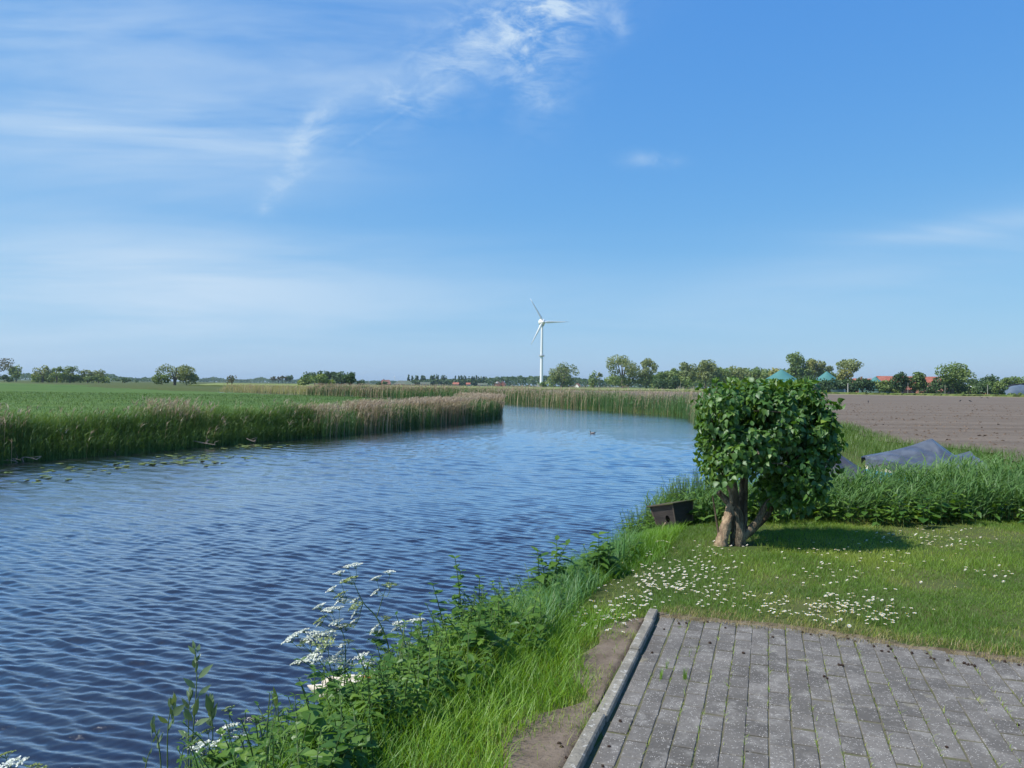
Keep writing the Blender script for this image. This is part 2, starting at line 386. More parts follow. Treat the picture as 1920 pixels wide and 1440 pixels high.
t.n('ShaderNodeOutputMaterial', {0: b.outputs[0]})
MEADOW_TURF = mm
mm, t = new_mat('turf_soil')
tc = t.n('ShaderNodeTexCoord').outputs['Object']
f1 = t.noise(tc, 1.1, 5, 0.6); f2 = t.noise(tc, 14.0, 5, 0.7); f3 = t.noise(tc, 0.012, 3, 0.5)
c = t.mixc(t.smooth(f1, 0.35, 0.66), (0.052, 0.085, 0.020), (0.085, 0.095, 0.034))
c = t.mixc(t.math('MULTIPLY', t.smooth(f2, 0.5, 0.75), 0.7), c, (0.12, 0.10, 0.055))
b = t.n('ShaderNodeBsdfPrincipled', {'Base Color': c, 'Roughness': 0.95, 'Specular IOR Level': 0.1})
bn = t.n('ShaderNodeBump', {'Height': f2, 'Strength': 0.8, 'Distance': 0.02}); t.nt.links.new(bn.outputs[0], b.inputs['Normal'])
t.n('ShaderNodeOutputMaterial', {0: b.outputs[0]})
TURF = mm
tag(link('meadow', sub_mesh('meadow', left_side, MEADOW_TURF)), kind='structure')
tag(link('ground', sub_mesh('ground', ~left_side, TURF)), kind='structure')

# water: real waves, finer towards the viewing bank where they are big enough to see
mm, t = new_mat('river_water')
tc = t.n('ShaderNodeTexCoord').outputs['Object']
wn = t.n('ShaderNodeMapping', {'Vector': tc, 'Rotation': (0, 0, 0.49), 'Scale': (0.9, 2.9, 1)}).outputs[0]
w1 = t.noise(wn, 1.0, 7, 0.72, 0.3)
w2 = t.noise(t.n('ShaderNodeMapping', {'Vector': tc, 'Rotation': (0, 0, 0.2), 'Scale': (10, 22, 1)}).outputs[0], 1.0, 3, 0.6)
w3 = t.noise(t.n('ShaderNodeMapping', {'Vector': tc, 'Rotation': (0, 0, 0.35), 'Scale': (0.22, 0.75, 1)}).outputs[0], 1.0, 3, 0.6, 0.3)
hgt = t.math('ADD', t.math('ADD', t.math('MULTIPLY', w1, 0.026), t.math('MULTIPLY', w2, 0.003)), t.math('MULTIPLY', w3, 0.05))
patch = t.noise(t.n('ShaderNodeMapping', {'Vector': tc, 'Scale': (0.12, 0.10, 1)}).outputs[0], 1.0, 3, 0.5)
bn = t.n('ShaderNodeBump', {'Height': hgt, 'Strength': t.math('ADD', 0.45, t.math('MULTIPLY', t.smooth(patch, 0.3, 0.7), 0.6)), 'Distance': 1.0})
face = t.n('ShaderNodeLayerWeight', {'Blend': 0.5}).outputs['Facing']
refl = t.ramp(face, [(0.0, 0.04), (0.40, 0.07), (0.60, 0.18), (0.80, 0.62), (0.88, 0.86), (0.96, 0.95)])
df = t.n('ShaderNodeBsdfDiffuse', {'Color': (0.013, 0.014, 0.024, 1)}); gl = t.n('ShaderNodeBsdfGlossy', {'Color': (0.93, 0.97, 1.0, 1), 'Roughness': 0.06, 'Normal': bn.outputs[0]})
mx = t.n('ShaderNodeMixShader', {0: refl, 1: df.outputs[0], 2: gl.outputs[0]}); t.n('ShaderNodeOutputMaterial', {0: mx.outputs[0]})
WATER = mm
rr = [0.6]
while rr[-1] < 420:
    d = rr[-1]; rr.append(d + max(0.016, min(d * d / 4300.0, 12)) if d > 3.4 else d + 0.2)
rr = np.array(rr); ang = np.unique(np.concatenate([np.linspace(-1.75, -0.72, 60), np.linspace(-0.72, 0.72, 720), np.linspace(0.72, 1.3, 40)]))
RR, AA = np.meshgrid(rr, ang, indexing='ij'); WX, WY = (RR * np.sin(AA)).ravel(), (RR * np.cos(AA)).ravel()
cell = np.maximum(0.016, np.minimum(RR * RR / 4300.0, 12)).ravel()
warp = [fbm(WX * 0.5 + 13 * q, WY * 0.5, 2, q) - .5 for q in range(6)]
wz = np.zeros(len(WX)); wr = np.random.default_rng(11)
gustm = 0.45 + 1.1 * fbm(WX * 0.16, WY * 0.12, 3, 77)
for k in range(52):
    lam, th = (0.11 + 0.13 * wr.random(), 1.08 + wr.normal() * 0.20) if k % 5 < 3 else (0.06 + 0.10 * wr.random(), 1.08 + wr.normal() * 0.50); kk = 2 * np.pi / lam
    amp = 0.0022 * (lam / 0.4) ** 0.95 * (0.5 + wr.random())
    ph = kk * (WX * math.cos(th) + WY * math.sin(th)) + wr.random() * 6.28 + 2.4 * warp[k % 6]
    wz += amp * np.sin(ph) * np.clip(lam / (2.0 * cell) - 0.8, 0, 1)
farw = sstep(np.hypot(WX, WY), 11, 24)
for k in range(16):                                     # longer wavelets out in the open reach
    lam = 0.27 + 0.33 * wr.random(); th = 1.15 + wr.normal() * 0.28; kk = 2 * np.pi / lam
    wz += farw * 0.0028 * (lam / 0.4) * (0.5 + wr.random()) * np.sin(kk * (WX * math.cos(th) + WY * math.sin(th)) + wr.random() * 6.28 + 2.4 * warp[k % 6]) * np.clip(lam / (1.6 * cell) - 0.8, 0, 1)
wz *= gustm
WV = np.stack([WX, WY, WZ + wz], 1); na = len(ang)
ii = (np.arange(len(rr) - 1)[:, None] * na + np.arange(na - 1)[None]).ravel()
WF = np.stack([ii, ii + na, ii + na + 1, ii + 1], 1)
fc = WV[WF].mean(1); keep = (fc[:, 1] < 165) & (river_sd(fc[:, 0], fc[:, 1]) < 0.9 + 0.02 * np.hypot(fc[:, 0], fc[:, 1]))
used, inv = np.unique(WF[keep], return_inverse=True)
tag(link('river', mesh_np('river', WV[used], [inv.reshape(-1, 4)[:, ::-1]], None, None, [WATER], True)), kind='structure')

# ploughed field beyond the right bank
def field_left(y): return np.interp(y, [0, 12, 19, 23, 25, 30, 35, 57, 64, 74, 85, 96, 112, 280, 300], [12.9, 12.7, 12.6, 13.3, 12.2, 13.6, 15.2, 17.2, 15.6, 11.4, 7.4, 2.6, -1.0, -7, -8])
fy = [-8.0]
while fy[-1] < 285: fy.append(fy[-1] + max(0.12, 0.0007 * max(fy[-1], 0) ** 2 * 0.35))
fy = np.array(fy); fs = np.concatenate([np.linspace(0, 10, 90)[:-1], 10 * 1.035 ** np.arange(0, 100)]); fs = fs[fs < 330]
FY, FS = np.meshgrid(fy, fs, indexing='ij')
edge_n = 0.5 * (fbm(fy * 0.9, fy * 0, 3, 31) - .5) * 2
FX = field_left(FY) + edge_n[:, None] * np.exp(-FS / 2) + FS
far = np.interp(FX, [-20, 5, 60, 130, 200, 420], [283, 281, 268, 212, 168, 60])
FYc = np.minimum(FY, far)
FZ = land(FX, FYc) + 0.05 * (fbm(FX * 0.7, FYc * 0.7, 3, 5) - .5) * sstep(FYc, 200, 20) + 0.03 + 0.07 * (fbm(FX * 3.1, FYc * 3.1, 3, 9) - .35) * sstep(FS, 0, 0.6) * sstep(FYc, 90, 20)
FV = np.stack([FX, FYc, FZ], -1).reshape(-1, 3); nf = len(fs)
ii = (np.arange(len(fy) - 1)[:, None] * nf + np.arange(nf - 1)[None]).ravel()
FF = np.stack([ii, ii + 1, ii + nf + 1, ii + nf], 1)
ok = (FV[FF][:, :, 1].max(1) - FV[FF][:, :, 1].min(1) > 1e-4)
mm, t = new_mat('ploughed_soil')
tc = t.n('ShaderNodeTexCoord').outputs['Object']
s1 = t.noise(tc, 5.0, 6, 0.7); s2 = t.noise(t.n('ShaderNodeMapping', {'Vector': tc, 'Rotation': (0, 0, 0.35), 'Scale': (0.05, 0.5, 1)}).outputs[0], 1.0, 4, 0.6); s3 = t.noise(tc, 0.9, 6, 0.75)
c = t.mixc(t.smooth(s2, 0.3, 0.7), (0.122, 0.099, 0.077), (0.172, 0.141, 0.111))
c = t.mixc(t.smooth(s1, 0.56, 0.74), c, (0.075, 0.055, 0.044)); c = t.mixc(t.math('MULTIPLY', t.smooth(s3, 0.60, 0.74), 0.8), c, (0.22, 0.185, 0.14))
b = t.n('ShaderNodeBsdfPrincipled', {'Base Color': c, 'Roughness': 0.95, 'Specular IOR Level': 0.1})
bn = t.n('ShaderNodeBump', {'Height': t.math('ADD', s1, s3), 'Strength': 0.9, 'Distance': 0.08}); t.nt.links.new(bn.outputs[0], b.inputs['Normal'])
t.n('ShaderNodeOutputMaterial', {0: b.outputs[0]})
used, inv = np.unique(FF[ok], return_inverse=True)
tag(link('ploughed_field', mesh_np('ploughed_field', FV[used], [inv.reshape(-1, 4)], None, None, [mm], True)), kind='structure')
# soil clods lying on it, uncountable
n = 9000; y = 13 + 85 * rng.random(n) ** 1.7; x = field_left(y) + 0.4 + rng.random(n) * (0.75 * y + 6)
z = land(x, y) + 0.05 * (fbm(x * 0.7, y * 0.7, 3, 5) - .5) + 0.03
CL = np.array([(1, 0, 0), (-.9, .2, 0), (.1, .9, .1), (0, -1, 0), (.1, .1, .7), (0, 0, -.6)]); CLF = [(0, 2, 4), (2, 1, 4), (1, 3, 4), (3, 0, 4)]
ax = unit(n); ax[:, 2] *= 0.2
V, Fc, R = place(CL, CLF, np.stack([x, y, z], 1), ax, np.tile((0, 0, 1.0), (n, 1)), 0.02 + 0.10 * rng.random(n) ** 3)
SOIL = surf_mat('clod_soil', (0.085, 0.063, 0.048), 0.95, (0.15, 0.115, 0.088), 8, 0.1, use_rnd=True)
tag(link('soil_clods', mesh_np('soil_clods', V, Fc, R, None, [SOIL])), 'loose brown clods scattered over the ploughed field', 'clods', kind='stuff')

# pale unploughed margin along the field's far side, then the rape field
def strip(name, near, farp, zh, m, nseg=160, nrow=14, rough=0.0, kind='structure', label=None, cat=None, jag=0.0):
    near = np.array(near, float); farp = np.array(farp, float); u = np.linspace(0, 1, nseg)
    def rs(p):
        L = np.concatenate([[0], np.cumsum(np.hypot(*np.diff(p, axis=0).T))]); L /= L[-1]
        return np.stack([np.interp(u, L, p[:, 0]), np.interp(u, L, p[:, 1])], 1)
    A, B = rs(near), rs(farp); V = []
    for k in range(-1, nrow + 1):
        v = min(max(k, 0), nrow - 1) / (nrow - 1) ; Pq = A * (1 - v) + B * v
        z = np.full(nseg, -0.5) if k in (-1, nrow) else -0.12 + zh + rough * (rng.random(nseg) - .5) * 2
        V.append(np.column_stack([Pq + jag * (rng.random((nseg, 2)) - .5), z]))
    V = np.concatenate(V); ii = (np.arange(nrow + 1)[:, None] * nseg + np.arange(nseg - 1)[None]).ravel()
    o = link(name, mesh_np(name, V, [np.stack([ii, ii + 1, ii + nseg + 1, ii + nseg], 1)], None, None, [m], False))
    return tag(o, label, cat, kind=kind)
STUBBLE = surf_mat('dry_margin_grass', (0.30, 0.26, 0.15), 0.95, (0.22, 0.21, 0.10), 0.5, 0.1)
MARGIN_GREEN = surf_mat('rough_verge_grass', (0.085, 0.13, 0.03), 0.95, (0.14, 0.16, 0.05), 0.6, 0.1)
CROP = surf_mat('young_rape', (0.165, 0.205, 0.060), 0.9, (0.205, 0.235, 0.078), 0.06, 0.1, stretch=(1, 0.3, 1), detail=7)
ny = [(-20, 283), (5, 281), (60, 268), (130, 212), (200, 168), (420, 60)]
strip('field_margin', ny, [(-20, 286), (5, 286), (62, 281), (136, 226), (208, 180), (430, 66)], 0.06, STUBBLE, rough=0.05)
strip('grass_verge', [(62, 281), (136, 226), (208, 180), (430, 66)], [(64, 292), (142, 236), (216, 190), (440, 76)], 0.45, MARGIN_GREEN, rough=0.25, kind='stuff', label='rough green grass verge along the far side of the ploughed field', cat='grass', nseg=500, jag=0.8)
strip('crop_field', [(-120, 286), (-20, 286), (5, 286), (62, 284), (64, 292), (80, 300)], [(-260, 676), (-100, 680), (60, 676), (150, 640), (200, 560), (170, 420)], 0.45, CROP, nseg=400, nrow=24, rough=0.08, kind='stuff', label='yellow green crop in a long strip beyond the ploughed field', cat='crop')

# ------------------------------------------------------------------ plant materials
M_REED = leaf_mat('reed_leaf', [(0.040, 0.105, 0.033), (0.069, 0.157, 0.044), (0.101, 0.202, 0.060)], 0.32)
M_BANKG = leaf_mat('bank_grass', [(0.047, 0.108, 0.024), (0.085, 0.168, 0.035), (0.153, 0.238, 0.055)], 0.3)
M_STRAW = leaf_mat('dry_reed', [(0.264, 0.200, 0.121), (0.384, 0.306, 0.184), (0.504, 0.425, 0.265)], 0.3, tcol=(1.1, 1.0, 0.9))
M_PLUME = leaf_mat('reed_plume', [(0.270, 0.210, 0.149), (0.392, 0.315, 0.223), (0.486, 0.420, 0.297)], 0.35, tcol=(1.1, 1.0, 0.95))
M_LAWN = leaf_mat('lawn_blade', [(0.085, 0.176, 0.014), (0.132, 0.240, 0.018), (0.197, 0.306, 0.030), (0.320, 0.352, 0.057)], 0.38)
M_LONG = leaf_mat('long_grass', [(0.097, 0.225, 0.014), (0.162, 0.312, 0.022), (0.248, 0.399, 0.034)], 0.42)
M_HERB = leaf_mat('herb_leaf', [(0.045, 0.121, 0.018), (0.085, 0.177, 0.027), (0.146, 0.255, 0.040)], 0.42, 0.45, 0.06)
M_LILAC = leaf_mat('lilac_leaf', [(0.031, 0.093, 0.015), (0.055, 0.141, 0.021), (0.097, 0.198, 0.027), (0.197, 0.292, 0.038)], 0.34, 0.5, 0.08)
M_WILLOW = leaf_mat('willow_leaf', [(0.10, 0.16, 0.07), (0.15, 0.21, 0.11)], 0.3, 0.4)
M_STEM = leaf_mat('green_stem', [(0.07, 0.12, 0.03), (0.11, 0.16, 0.05)], 0.1)
M_FLORET = leaf_mat('white_floret', [(0.62, 0.66, 0.56), (0.80, 0.82, 0.76)], 0.3, tcol=(1, 1, 0.9))
M_GREENBUD = leaf_mat('green_umbel', [(0.20, 0.27, 0.09), (0.32, 0.38, 0.18)], 0.3)
M_DEAD = surf_mat('dead_wood', (0.26, 0.20, 0.15), 0.9, (0.16, 0.12, 0.09), 8, 0.1)
M_VERGE = leaf_mat('verge_grass', [(0.060, 0.126, 0.017), (0.090, 0.168, 0.024), (0.144, 0.210, 0.048)], 0.38)

def along(poly, n, o0, o1, side, y0=-1e9, y1=1e9, opow=1.0):
    """n points along a bank line, o0..o1 metres inland (side: +1 left bank, -1 right bank)"""
    p = np.asarray(poly); q = []
    for k in range(len(p) - 1):
        m = max(2, int(np.hypot(*(p[k + 1] - p[k])) / 0.25)); q.append(p[k] + (p[k + 1] - p[k]) * np.linspace(0, 1, m, endpoint=False)[:, None])
    q = np.concatenate(q)
    for _ in range(6): q[1:-1] = (q[:-2] + q[1:-1] * 2 + q[2:]) / 4
    e = np.gradient(q, axis=0); ln = np.hypot(e[:, 0], e[:, 1]); nrm = np.stack([-e[:, 1], e[:, 0]], 1) / ln[:, None] * side
    ok = (q[:, 1] >= y0) & (q[:, 1] <= y1); q, nrm, ln = q[ok], nrm[ok], ln[ok]
    i = rng.choice(len(q), n, p=ln / ln.sum())
    off = o0 + (o1 - o0) * rng.random(n) ** opow
    xy = q[i] + nrm[i] * off[:, None] + (rng.random((n, 2)) - .5) * 0.25
    return xy[:, 0], xy[:, 1], off
def gz(x, y): return np.maximum(ground_z(x, y), WZ - 0.12)
def wfor(x, y, w): return np.maximum(w, 0.00062 * np.hypot(x, y))

def reed_bed(name, x, y, h, label, nleaf=5, straw=None, plume=None, cat='reeds', leaf_len=0.36, green=M_REED, w=0.016, lean_to=0.0):
    """green reed stems with strap leaves; straw: mask of old dry stems"""
    n = len(x); z = gz(x, y) - 0.03; mb = MB(); straw = np.zeros(n, bool) if straw is None else straw
    base = np.stack([x, y, z], 1); g = ~straw
    def bl(sel, hh, ww, an, le, segs, mi, rnd=None, b=None, **k):
        V, Fc, R = blades(base[sel] if b is None else b, hh, ww, an, le, segs, rnd=rnd, **k); mb.add(V, Fc, R, mi)
    m = g.sum(); an = rng.random(m) * 6.28; le = 0.05 + 0.12 * rng.random(m)
    tone = np.clip(fbm(x * 0.8, y * 0.8, 3, 3) * 1.5 - .25 + rng.normal(size=n) * .18, 0, 1)
    bl(g, h[g], wfor(x[g], y[g], w * .6), an, le, 2, 0, tone[g])
    for k in range(nleaf):
        f = 0.15 + 0.8 * (k + rng.random(m)) / nleaf
        b = base[g] + np.stack([np.cos(an) * h[g] * le * f * f, np.sin(an) * h[g] * le * f * f, h[g] * f], 1)
        L = leaf_len * (0.6 + 0.8 * rng.random(m)) * (1.1 - 0.4 * f)
        a2 = np.where(rng.random(m) < .45, lean_to + rng.normal(size=m) * .6, rng.random(m) * 6.28)
        bl(None, L * 0.75, wfor(x[g], y[g], w), a2, 0.45 + 0.5 * rng.random(m), 3, 0, np.clip(tone[g] + .2 * (f - .5), 0, 1), b=b, droop=0.25 + 0.45 * rng.random(m), pitch0=0.25, twist=rng.normal(size=m) * .5)
    s = straw.sum()
    if s:
        an = lean_to + rng.normal(size=s) * .9; le = 0.08 + 0.16 * rng.random(s); hs = h[straw]
        bl(straw, hs, wfor(x[straw], y[straw], 0.008), an, le, 3, 1, pw=0.4)
        top = base[straw] + np.stack([np.cos(an) * hs * le * .9, np.sin(an) * hs * le * .9, hs * .95], 1)
        for k in range(3):
            bl(None, 0.10 + .12 * rng.random(s), wfor(x[straw], y[straw], 0.03), an + rng.normal(size=s) * .5, 0.5 + rng.random(s) * .8, 3, 2, b=top - np.array((0, 0, .12)) * rng.random(s)[:, None], droop=.3, pitch0=.15, twist=rng.normal(size=s))
        for k in range(2):
            f = 0.35 + .55 * rng.random(s); b = base[straw] + np.stack([np.cos(an) * hs * le * f * f, np.sin(an) * hs * le * f * f, hs * f], 1)
            bl(None, .2 + .15 * rng.random(s), wfor(x[straw], y[straw], 0.010), lean_to + rng.normal(size=s), .5 + .6 * rng.random(s), 3, 1, b=b, droop=.5, pitch0=.3)
    return tag(mb.obj(name, [green, M_STRAW, M_PLUME]), label, cat, kind='stuff')

# left bank, near stretch: tall dark green grass with some dry stems
x, y, o = along(LEFT, 17000, -0.05, 1.9, 1, 10, 32.5, 0.8)
patchy = fbm(y * 0.35, o * 0.6, 3, 21)
h = (0.50 + 0.50 * rng.random(len(x)) * (0.5 + patchy)) * (0.75 + 0.25 * sstep(o, 0, 0.9))
st = (rng.random(len(x)) < 0.30 * sstep(patchy, 0.42, 0.62) * sstep(o, 0.3, 0.8)) | (rng.random(len(x)) < 0.012)
h = np.where(st, h + 0.22, h)
reed_bed('bank_grass', x, y, h, 'tall dark green bank grass mixed with dry stems, nearest stretch of the meadow bank', 5, st, leaf_len=0.42, green=M_BANKG, lean_to=0.3)
# left bank, reed stretch round the tip
x, y, o = along(LEFT, 13500, -0.25, 1.5, 1, 31, 62, 0.9)
patchy = fbm(y * 0.45, o * 0.5, 3, 22)
h = (WZ + 1.36 + 0.18 * rng.random(len(x)) + 0.16 * (fbm(y * 0.8, y * 0, 2, 8) - .5) + 0.10 * sstep(y, 44, 50) - 0.10 * sstep(y, 38, 33)) - gz(x, y)
h = h * np.where(rng.random(len(x)) < .25, 0.72, 1.0)
st = rng.random(len(x)) < 0.10 + 0.42 * sstep(patchy, 0.36, 0.62)
h = np.where(st, h, h * (0.72 + .1 * rng.random(len(x))))
reed_bed('bank_reeds', x, y, h, 'green reeds with pinkish tan dry plumes at the tip of the meadow bank', 4, st, lean_to=0.25)
# far bank on the right of the river, running back behind the meadow
x, y, o = along(RIGHT, 15000, -0.3, 2.4, -1, 30, 142, 0.9)
patchy = fbm((x + y) * 0.28, o * 0.5, 3, 23)
h = (1.25 + 0.45 * rng.random(len(x))) * (0.85 + 0.3 * fbm((x - y) * 0.4, o * 0, 2, 4)) * np.where(y < 50, 0.8, 1)
st = rng.random(len(x)) < 0.08 + 0.26 * sstep(patchy, 0.35, 0.62)
h = np.where(st, h + 0.12, h * 0.82)
reed_bed('far_reeds', x, y, h, 'belt of blue green reeds with straw tops along the far bank before the brown field', 4, st)
x, y, o = along(RIGHT, 2600, -0.4, 5.0, -1, 138, 168, 0.9)
h = (1.0 + 0.4 * rng.random(len(x))); st = rng.random(len(x)) < 0.10 + 0.12 * sstep(y, 120, 190)
reed_bed('distant_reeds', x, y, h, 'thin pale reed line marking the river bend behind the meadow', 2, st, green=leaf_mat('pale_reed_leaf', [(0.28, 0.30, 0.13), (0.38, 0.37, 0.18), (0.46, 0.42, 0.24)], .3))
# grass verge between river and ploughed field, at the right
n = 26000; y = 16.8 + 44 * rng.random(n) ** 1.6; r0 = np.interp(y, [16.8, 18, 20, 24, 35, 57, 61], [13.5, 8, 6.9, 7.4, 9.6, 13, 11.5])
fl = field_left(y) + 0.5; x = r0 + (fl - r0) * rng.random(n)
V, Fc, R = blades(np.stack([x, y, gz(x, y) - .02], 1), (0.16 + 0.26 * rng.random(n)) * (0.6 + .8 * fbm(x * .6, y * .6, 3, 2)), wfor(x, y, .012), rng.random(n) * 6.28, 0.3 + .5 * rng.random(n), 3, droop=.2, rnd=np.clip(fbm(x * .5, y * .5, 3, 6) * 1.3 - .15 + rng.normal(size=n) * .15, 0, 1))
tag(link('verge_grass', mesh_np('verge_grass', V, Fc, R, None, [M_VERGE])), 'bright green grass verge between the moored boats and the brown field', 'grass', kind='stuff')
# short meadow grass, blades near the bank only
n = 60000; y = 12 + 95 * rng.random(n) ** 1.5; lft = np.interp(y, LEFT[1:13, 1], LEFT[1:13, 0]); x = lft - 0.8 - rng.random(n) ** 1.3 * (0.75 * y + 6)
V, Fc, R = blades(np.stack([x, y, gz(x, y) - .01], 1), (0.07 + 0.13 * rng.random(n)) * (0.5 + fbm(x * .3, y * .6, 4, 12)), wfor(x, y, .012), rng.random(n) * 6.28, .3 + .6 * rng.random(n), 2, rnd=np.clip(fbm(x * .25, y * .5, 4, 16) * 1.4 - .2 + rng.normal(size=n) * .15, 0, 1))
M_MEADOW = leaf_mat('meadow_blade', [(0.052, 0.105, 0.022), (0.078, 0.142, 0.030), (0.115, 0.178, 0.044)], 0.35)
tag(link('meadow_grass', mesh_np('meadow_grass', V, Fc, R, None, [M_MEADOW])), 'short mown green grass of the wide meadow across the river', 'grass', kind='stuff')

# near right: inlet reeds behind the lawn
n = 2600; x = 1.9 + 8.6 * rng.random(n); y = 9.35 + 0.02 * x + (1.3 + .16 * x) * rng.random(n)
h = (0.62 + 0.27 * rng.random(n)) * (0.86 + .28 * fbm(x * .9, y * .9, 2, 14)) * (0.62 + .38 * sstep(y - (9.35 + .02 * x), 0, .9)) * (0.88 + .12 * sstep(x, 3.3, 5.6)) - 0.25 * (gz(x, y) + .1)
h *= 1 - .14 * np.exp(-((x / y - .495) / .06) ** 2) - .26 * np.exp(-((x / y - .408) / .035) ** 2)
reed_bed('inlet_reeds', x, y, h, 'thick fresh green reeds with arching leaves behind the lawn', 7, leaf_len=0.48, w=0.021, lean_to=0.2,
         green=leaf_mat('fresh_reed_leaf', [(0.070, 0.155, 0.043), (0.108, 0.208, 0.060), (0.155, 0.265, 0.085)], 0.36, 0.5, 0.03))

# ------------------------------------------------------------------ herbs
def herb(mb, base, h, nl, L, ang0=None, lean=(0, 0), tmpl=LANCE, mi_leaf=0, mi_stem=1, whorl=2, topfull=1.0, ysc=1.0, tone=None, stem_w=0.004, drop=0.35):
    """leafy stem with leaf pairs that get smaller towards the tip"""
    base = np.asarray(base, float); a0 = rng.random() * 6.28 if ang0 is None else ang0
    t = np.linspace(0, 1, 7); ctr = base + np.stack([lean[0] * t * t, lean[1] * t * t, h * t], 1)
    tube(mb, ctr, stem_w * (1.1 - .6 * t), 5, tone if tone is not None else rng.random(), mi_stem, cap=False)
    B, X, N, Sc = [], [], [], []
    for k in range(nl):
        f = 0.16 + 0.84 * (k + 1) / nl; c = np.array([np.interp(f, t, ctr[:, i]) for i in range(3)])
        for j in range(whorl):
            a = a0 + k * math.pi / 2 * 1.03 + j * 2 * math.pi / whorl + rng.normal() * .15
            up = 0.15 + 0.9 * max(0, f - .75) * 4 * .5 - drop * (1 - f) + rng.normal() * .12
            d = np.array((math.cos(a), math.sin(a), up)); B.append(c); X.append(d); N.append((-math.cos(a) * up, -math.sin(a) * up, 1) + rng.normal(size=3) * .2)
            Sc.append(L * (0.55 + .45 * math.sin(math.pi * min(1, .25 + f * .75))) * (1 if f < .85 else .62 * topfull) * (0.85 + .3 * rng.random()))
    r = np.clip((tone if tone is not None else rng.random()) + rng.normal(size=len(B)) * .16, 0, 1)
    V, Fc, R = place(tmpl[0], tmpl[1], B, np.array(X), np.array(N), np.array(Sc), r, ysc); mb.add(V, Fc, R, mi_leaf)
HM = [M_HERB, M_STEM]
crest_x = lambda y: np.interp(y, [1.0, 3.3, 5.0, 7.0, 9.2, 10.5], [-1.25, -0.62, 0.22, 0.90, 1.50, 2.1])     # where the bank top begins
wat_x = lambda y: np.interp(y, RIGHT[:6, 1], RIGHT[:6, 0])
# mass of leafy herbs down the near bank slope
mb = MB(); n = 640
for i in range(n):
    y = 2.2 + 3.7 * rng.random() ** 0.9; f = rng.random(); x = wat_x(y) + 0.10 + (crest_x(y) + 0.02 - wat_x(y)) * f ** .85
    if y > 4.9 and f > .62: continue
    z = float(gz(x, y)); hh = (0.26 + .24 * rng.random() ** 1.5) * (.62 + .75 * f - .55 * f * f)
    herb(mb, (x, y, z - .02), hh, 6 + int(rng.integers(0, 3)), 0.045 + .055 * rng.random(), lean=tuple(rng.normal(size=2) * .09), tmpl=LANCE if rng.random() < .55 else OVAL, whorl=2 if rng.random() < .6 else 3, ysc=1.0 + .4 * rng.random())
for i in range(240):                                   # herbs at the foot of the inlet reeds and round the duck house
    x = 1.2 + 8 * rng.random() ** 1.1; y = 9.0 + .02 * x + .75 * rng.random()
    if x < 2.3: y += .25
    herb(mb, (x, y, float(gz(x, y)) - .02), .18 + .28 * rng.random(), 5, .085 + .05 * rng.random(), lean=tuple(rng.normal(size=2) * .05), tmpl=LANCE if rng.random() < .5 else OVAL, ysc=1.2)
for i in range(460):                                   # taller bushes of herb behind the duck house
    x = 1.55 + 1.5 * rng.random(); y = 9.8 + .8 * rng.random() + .30 * (x - 1.4)
    herb(mb, (x, y, float(gz(x, y)) - .02), .42 + .24 * rng.random() + .44 * sstep(x, 1.55, 2.4), 12, .10, lean=tuple(rng.normal(size=2) * .08), tmpl=LANCE, ysc=1.15)
for i in range(260):
    y = 5.2 + 4.0 * rng.random(); f = rng.random(); x = wat_x(y) + .08 + (crest_x(y) + .12 - wat_x(y)) * f
    if fbm(np.array([x * 1.6]), np.array([y * 1.6]), 3, 52)[0] < .44: continue
    herb(mb, (x, y, float(gz(x, y)) - .02), (.16 + .26 * rng.random() ** 1.4) * (1.15 - .5 * f), 6, .05 + .05 * rng.random(), lean=tuple(rng.normal(size=2) * .07), tmpl=LANCE if rng.random() < .7 else OVAL, ysc=1.1)
tag(mb.obj('bank_herbs', HM), 'dense leafy green herbs covering the near bank down to the water', 'undergrowth', kind='stuff')

# long bright grass between the herbs and the trodden strip, then up along the bank
def kerb_dist(x, y): return to_k(x, y)[0]
n = 30000; y = 2.0 + 7.6 * rng.random(n); fr = rng.random(n)
x0 = crest_x(y) - np.where(y < 5, .28, .5); x1 = np.where(y < 5.4, KB[0] + (y - KB[1]) * .333 - .27 + .09 * np.sin(y * 5), crest_x(y) + np.interp(y, [5.4, 6.4, 7.3, 9.2], [.02, .12, .48, .62]))
x = x0 + (x1 - x0) * fr; tonel = fbm(x * 1.7, y * 1.7, 3, 41)
h = (0.13 + .20 * rng.random(n)) * (1.15 - .6 * fr) * (0.6 + .8 * tonel) * np.where(y > 5.4, .62 + .15 * np.sin(y * 3.0) + .50 * sstep(y, 7.0, 7.6) * (1 - .85 * sstep(y, 8.0, 8.7)), 1.0)
keep = rng.random(n) < (1.1 - .55 * fr ** 2)
x, y, h, fr = x[keep], y[keep], h[keep], fr[keep]
V, Fc, R = blades(np.stack([x, y, gz(x, y) - .01], 1), h, 0.0045 + .003 * rng.random(len(x)), rng.random(len(x)) * 6.28, .25 + .7 * rng.random(len(x)), 4, droop=.1 + .25 * rng.random(len(x)), twist=rng.normal(size=len(x)) * .5, rnd=np.clip(tonel[keep] * 1.2 - .1 - .35 * sstep(y, 5.0, 6.5) + rng.normal(size=len(x)) * .15, 0, 1))
tag(link('long_grass', mesh_np('long_grass', V, Fc, R, None, [M_LONG])), 'long bright green uncut grass on the near bank edge left of the trodden soil', 'grass', kind='stuff')
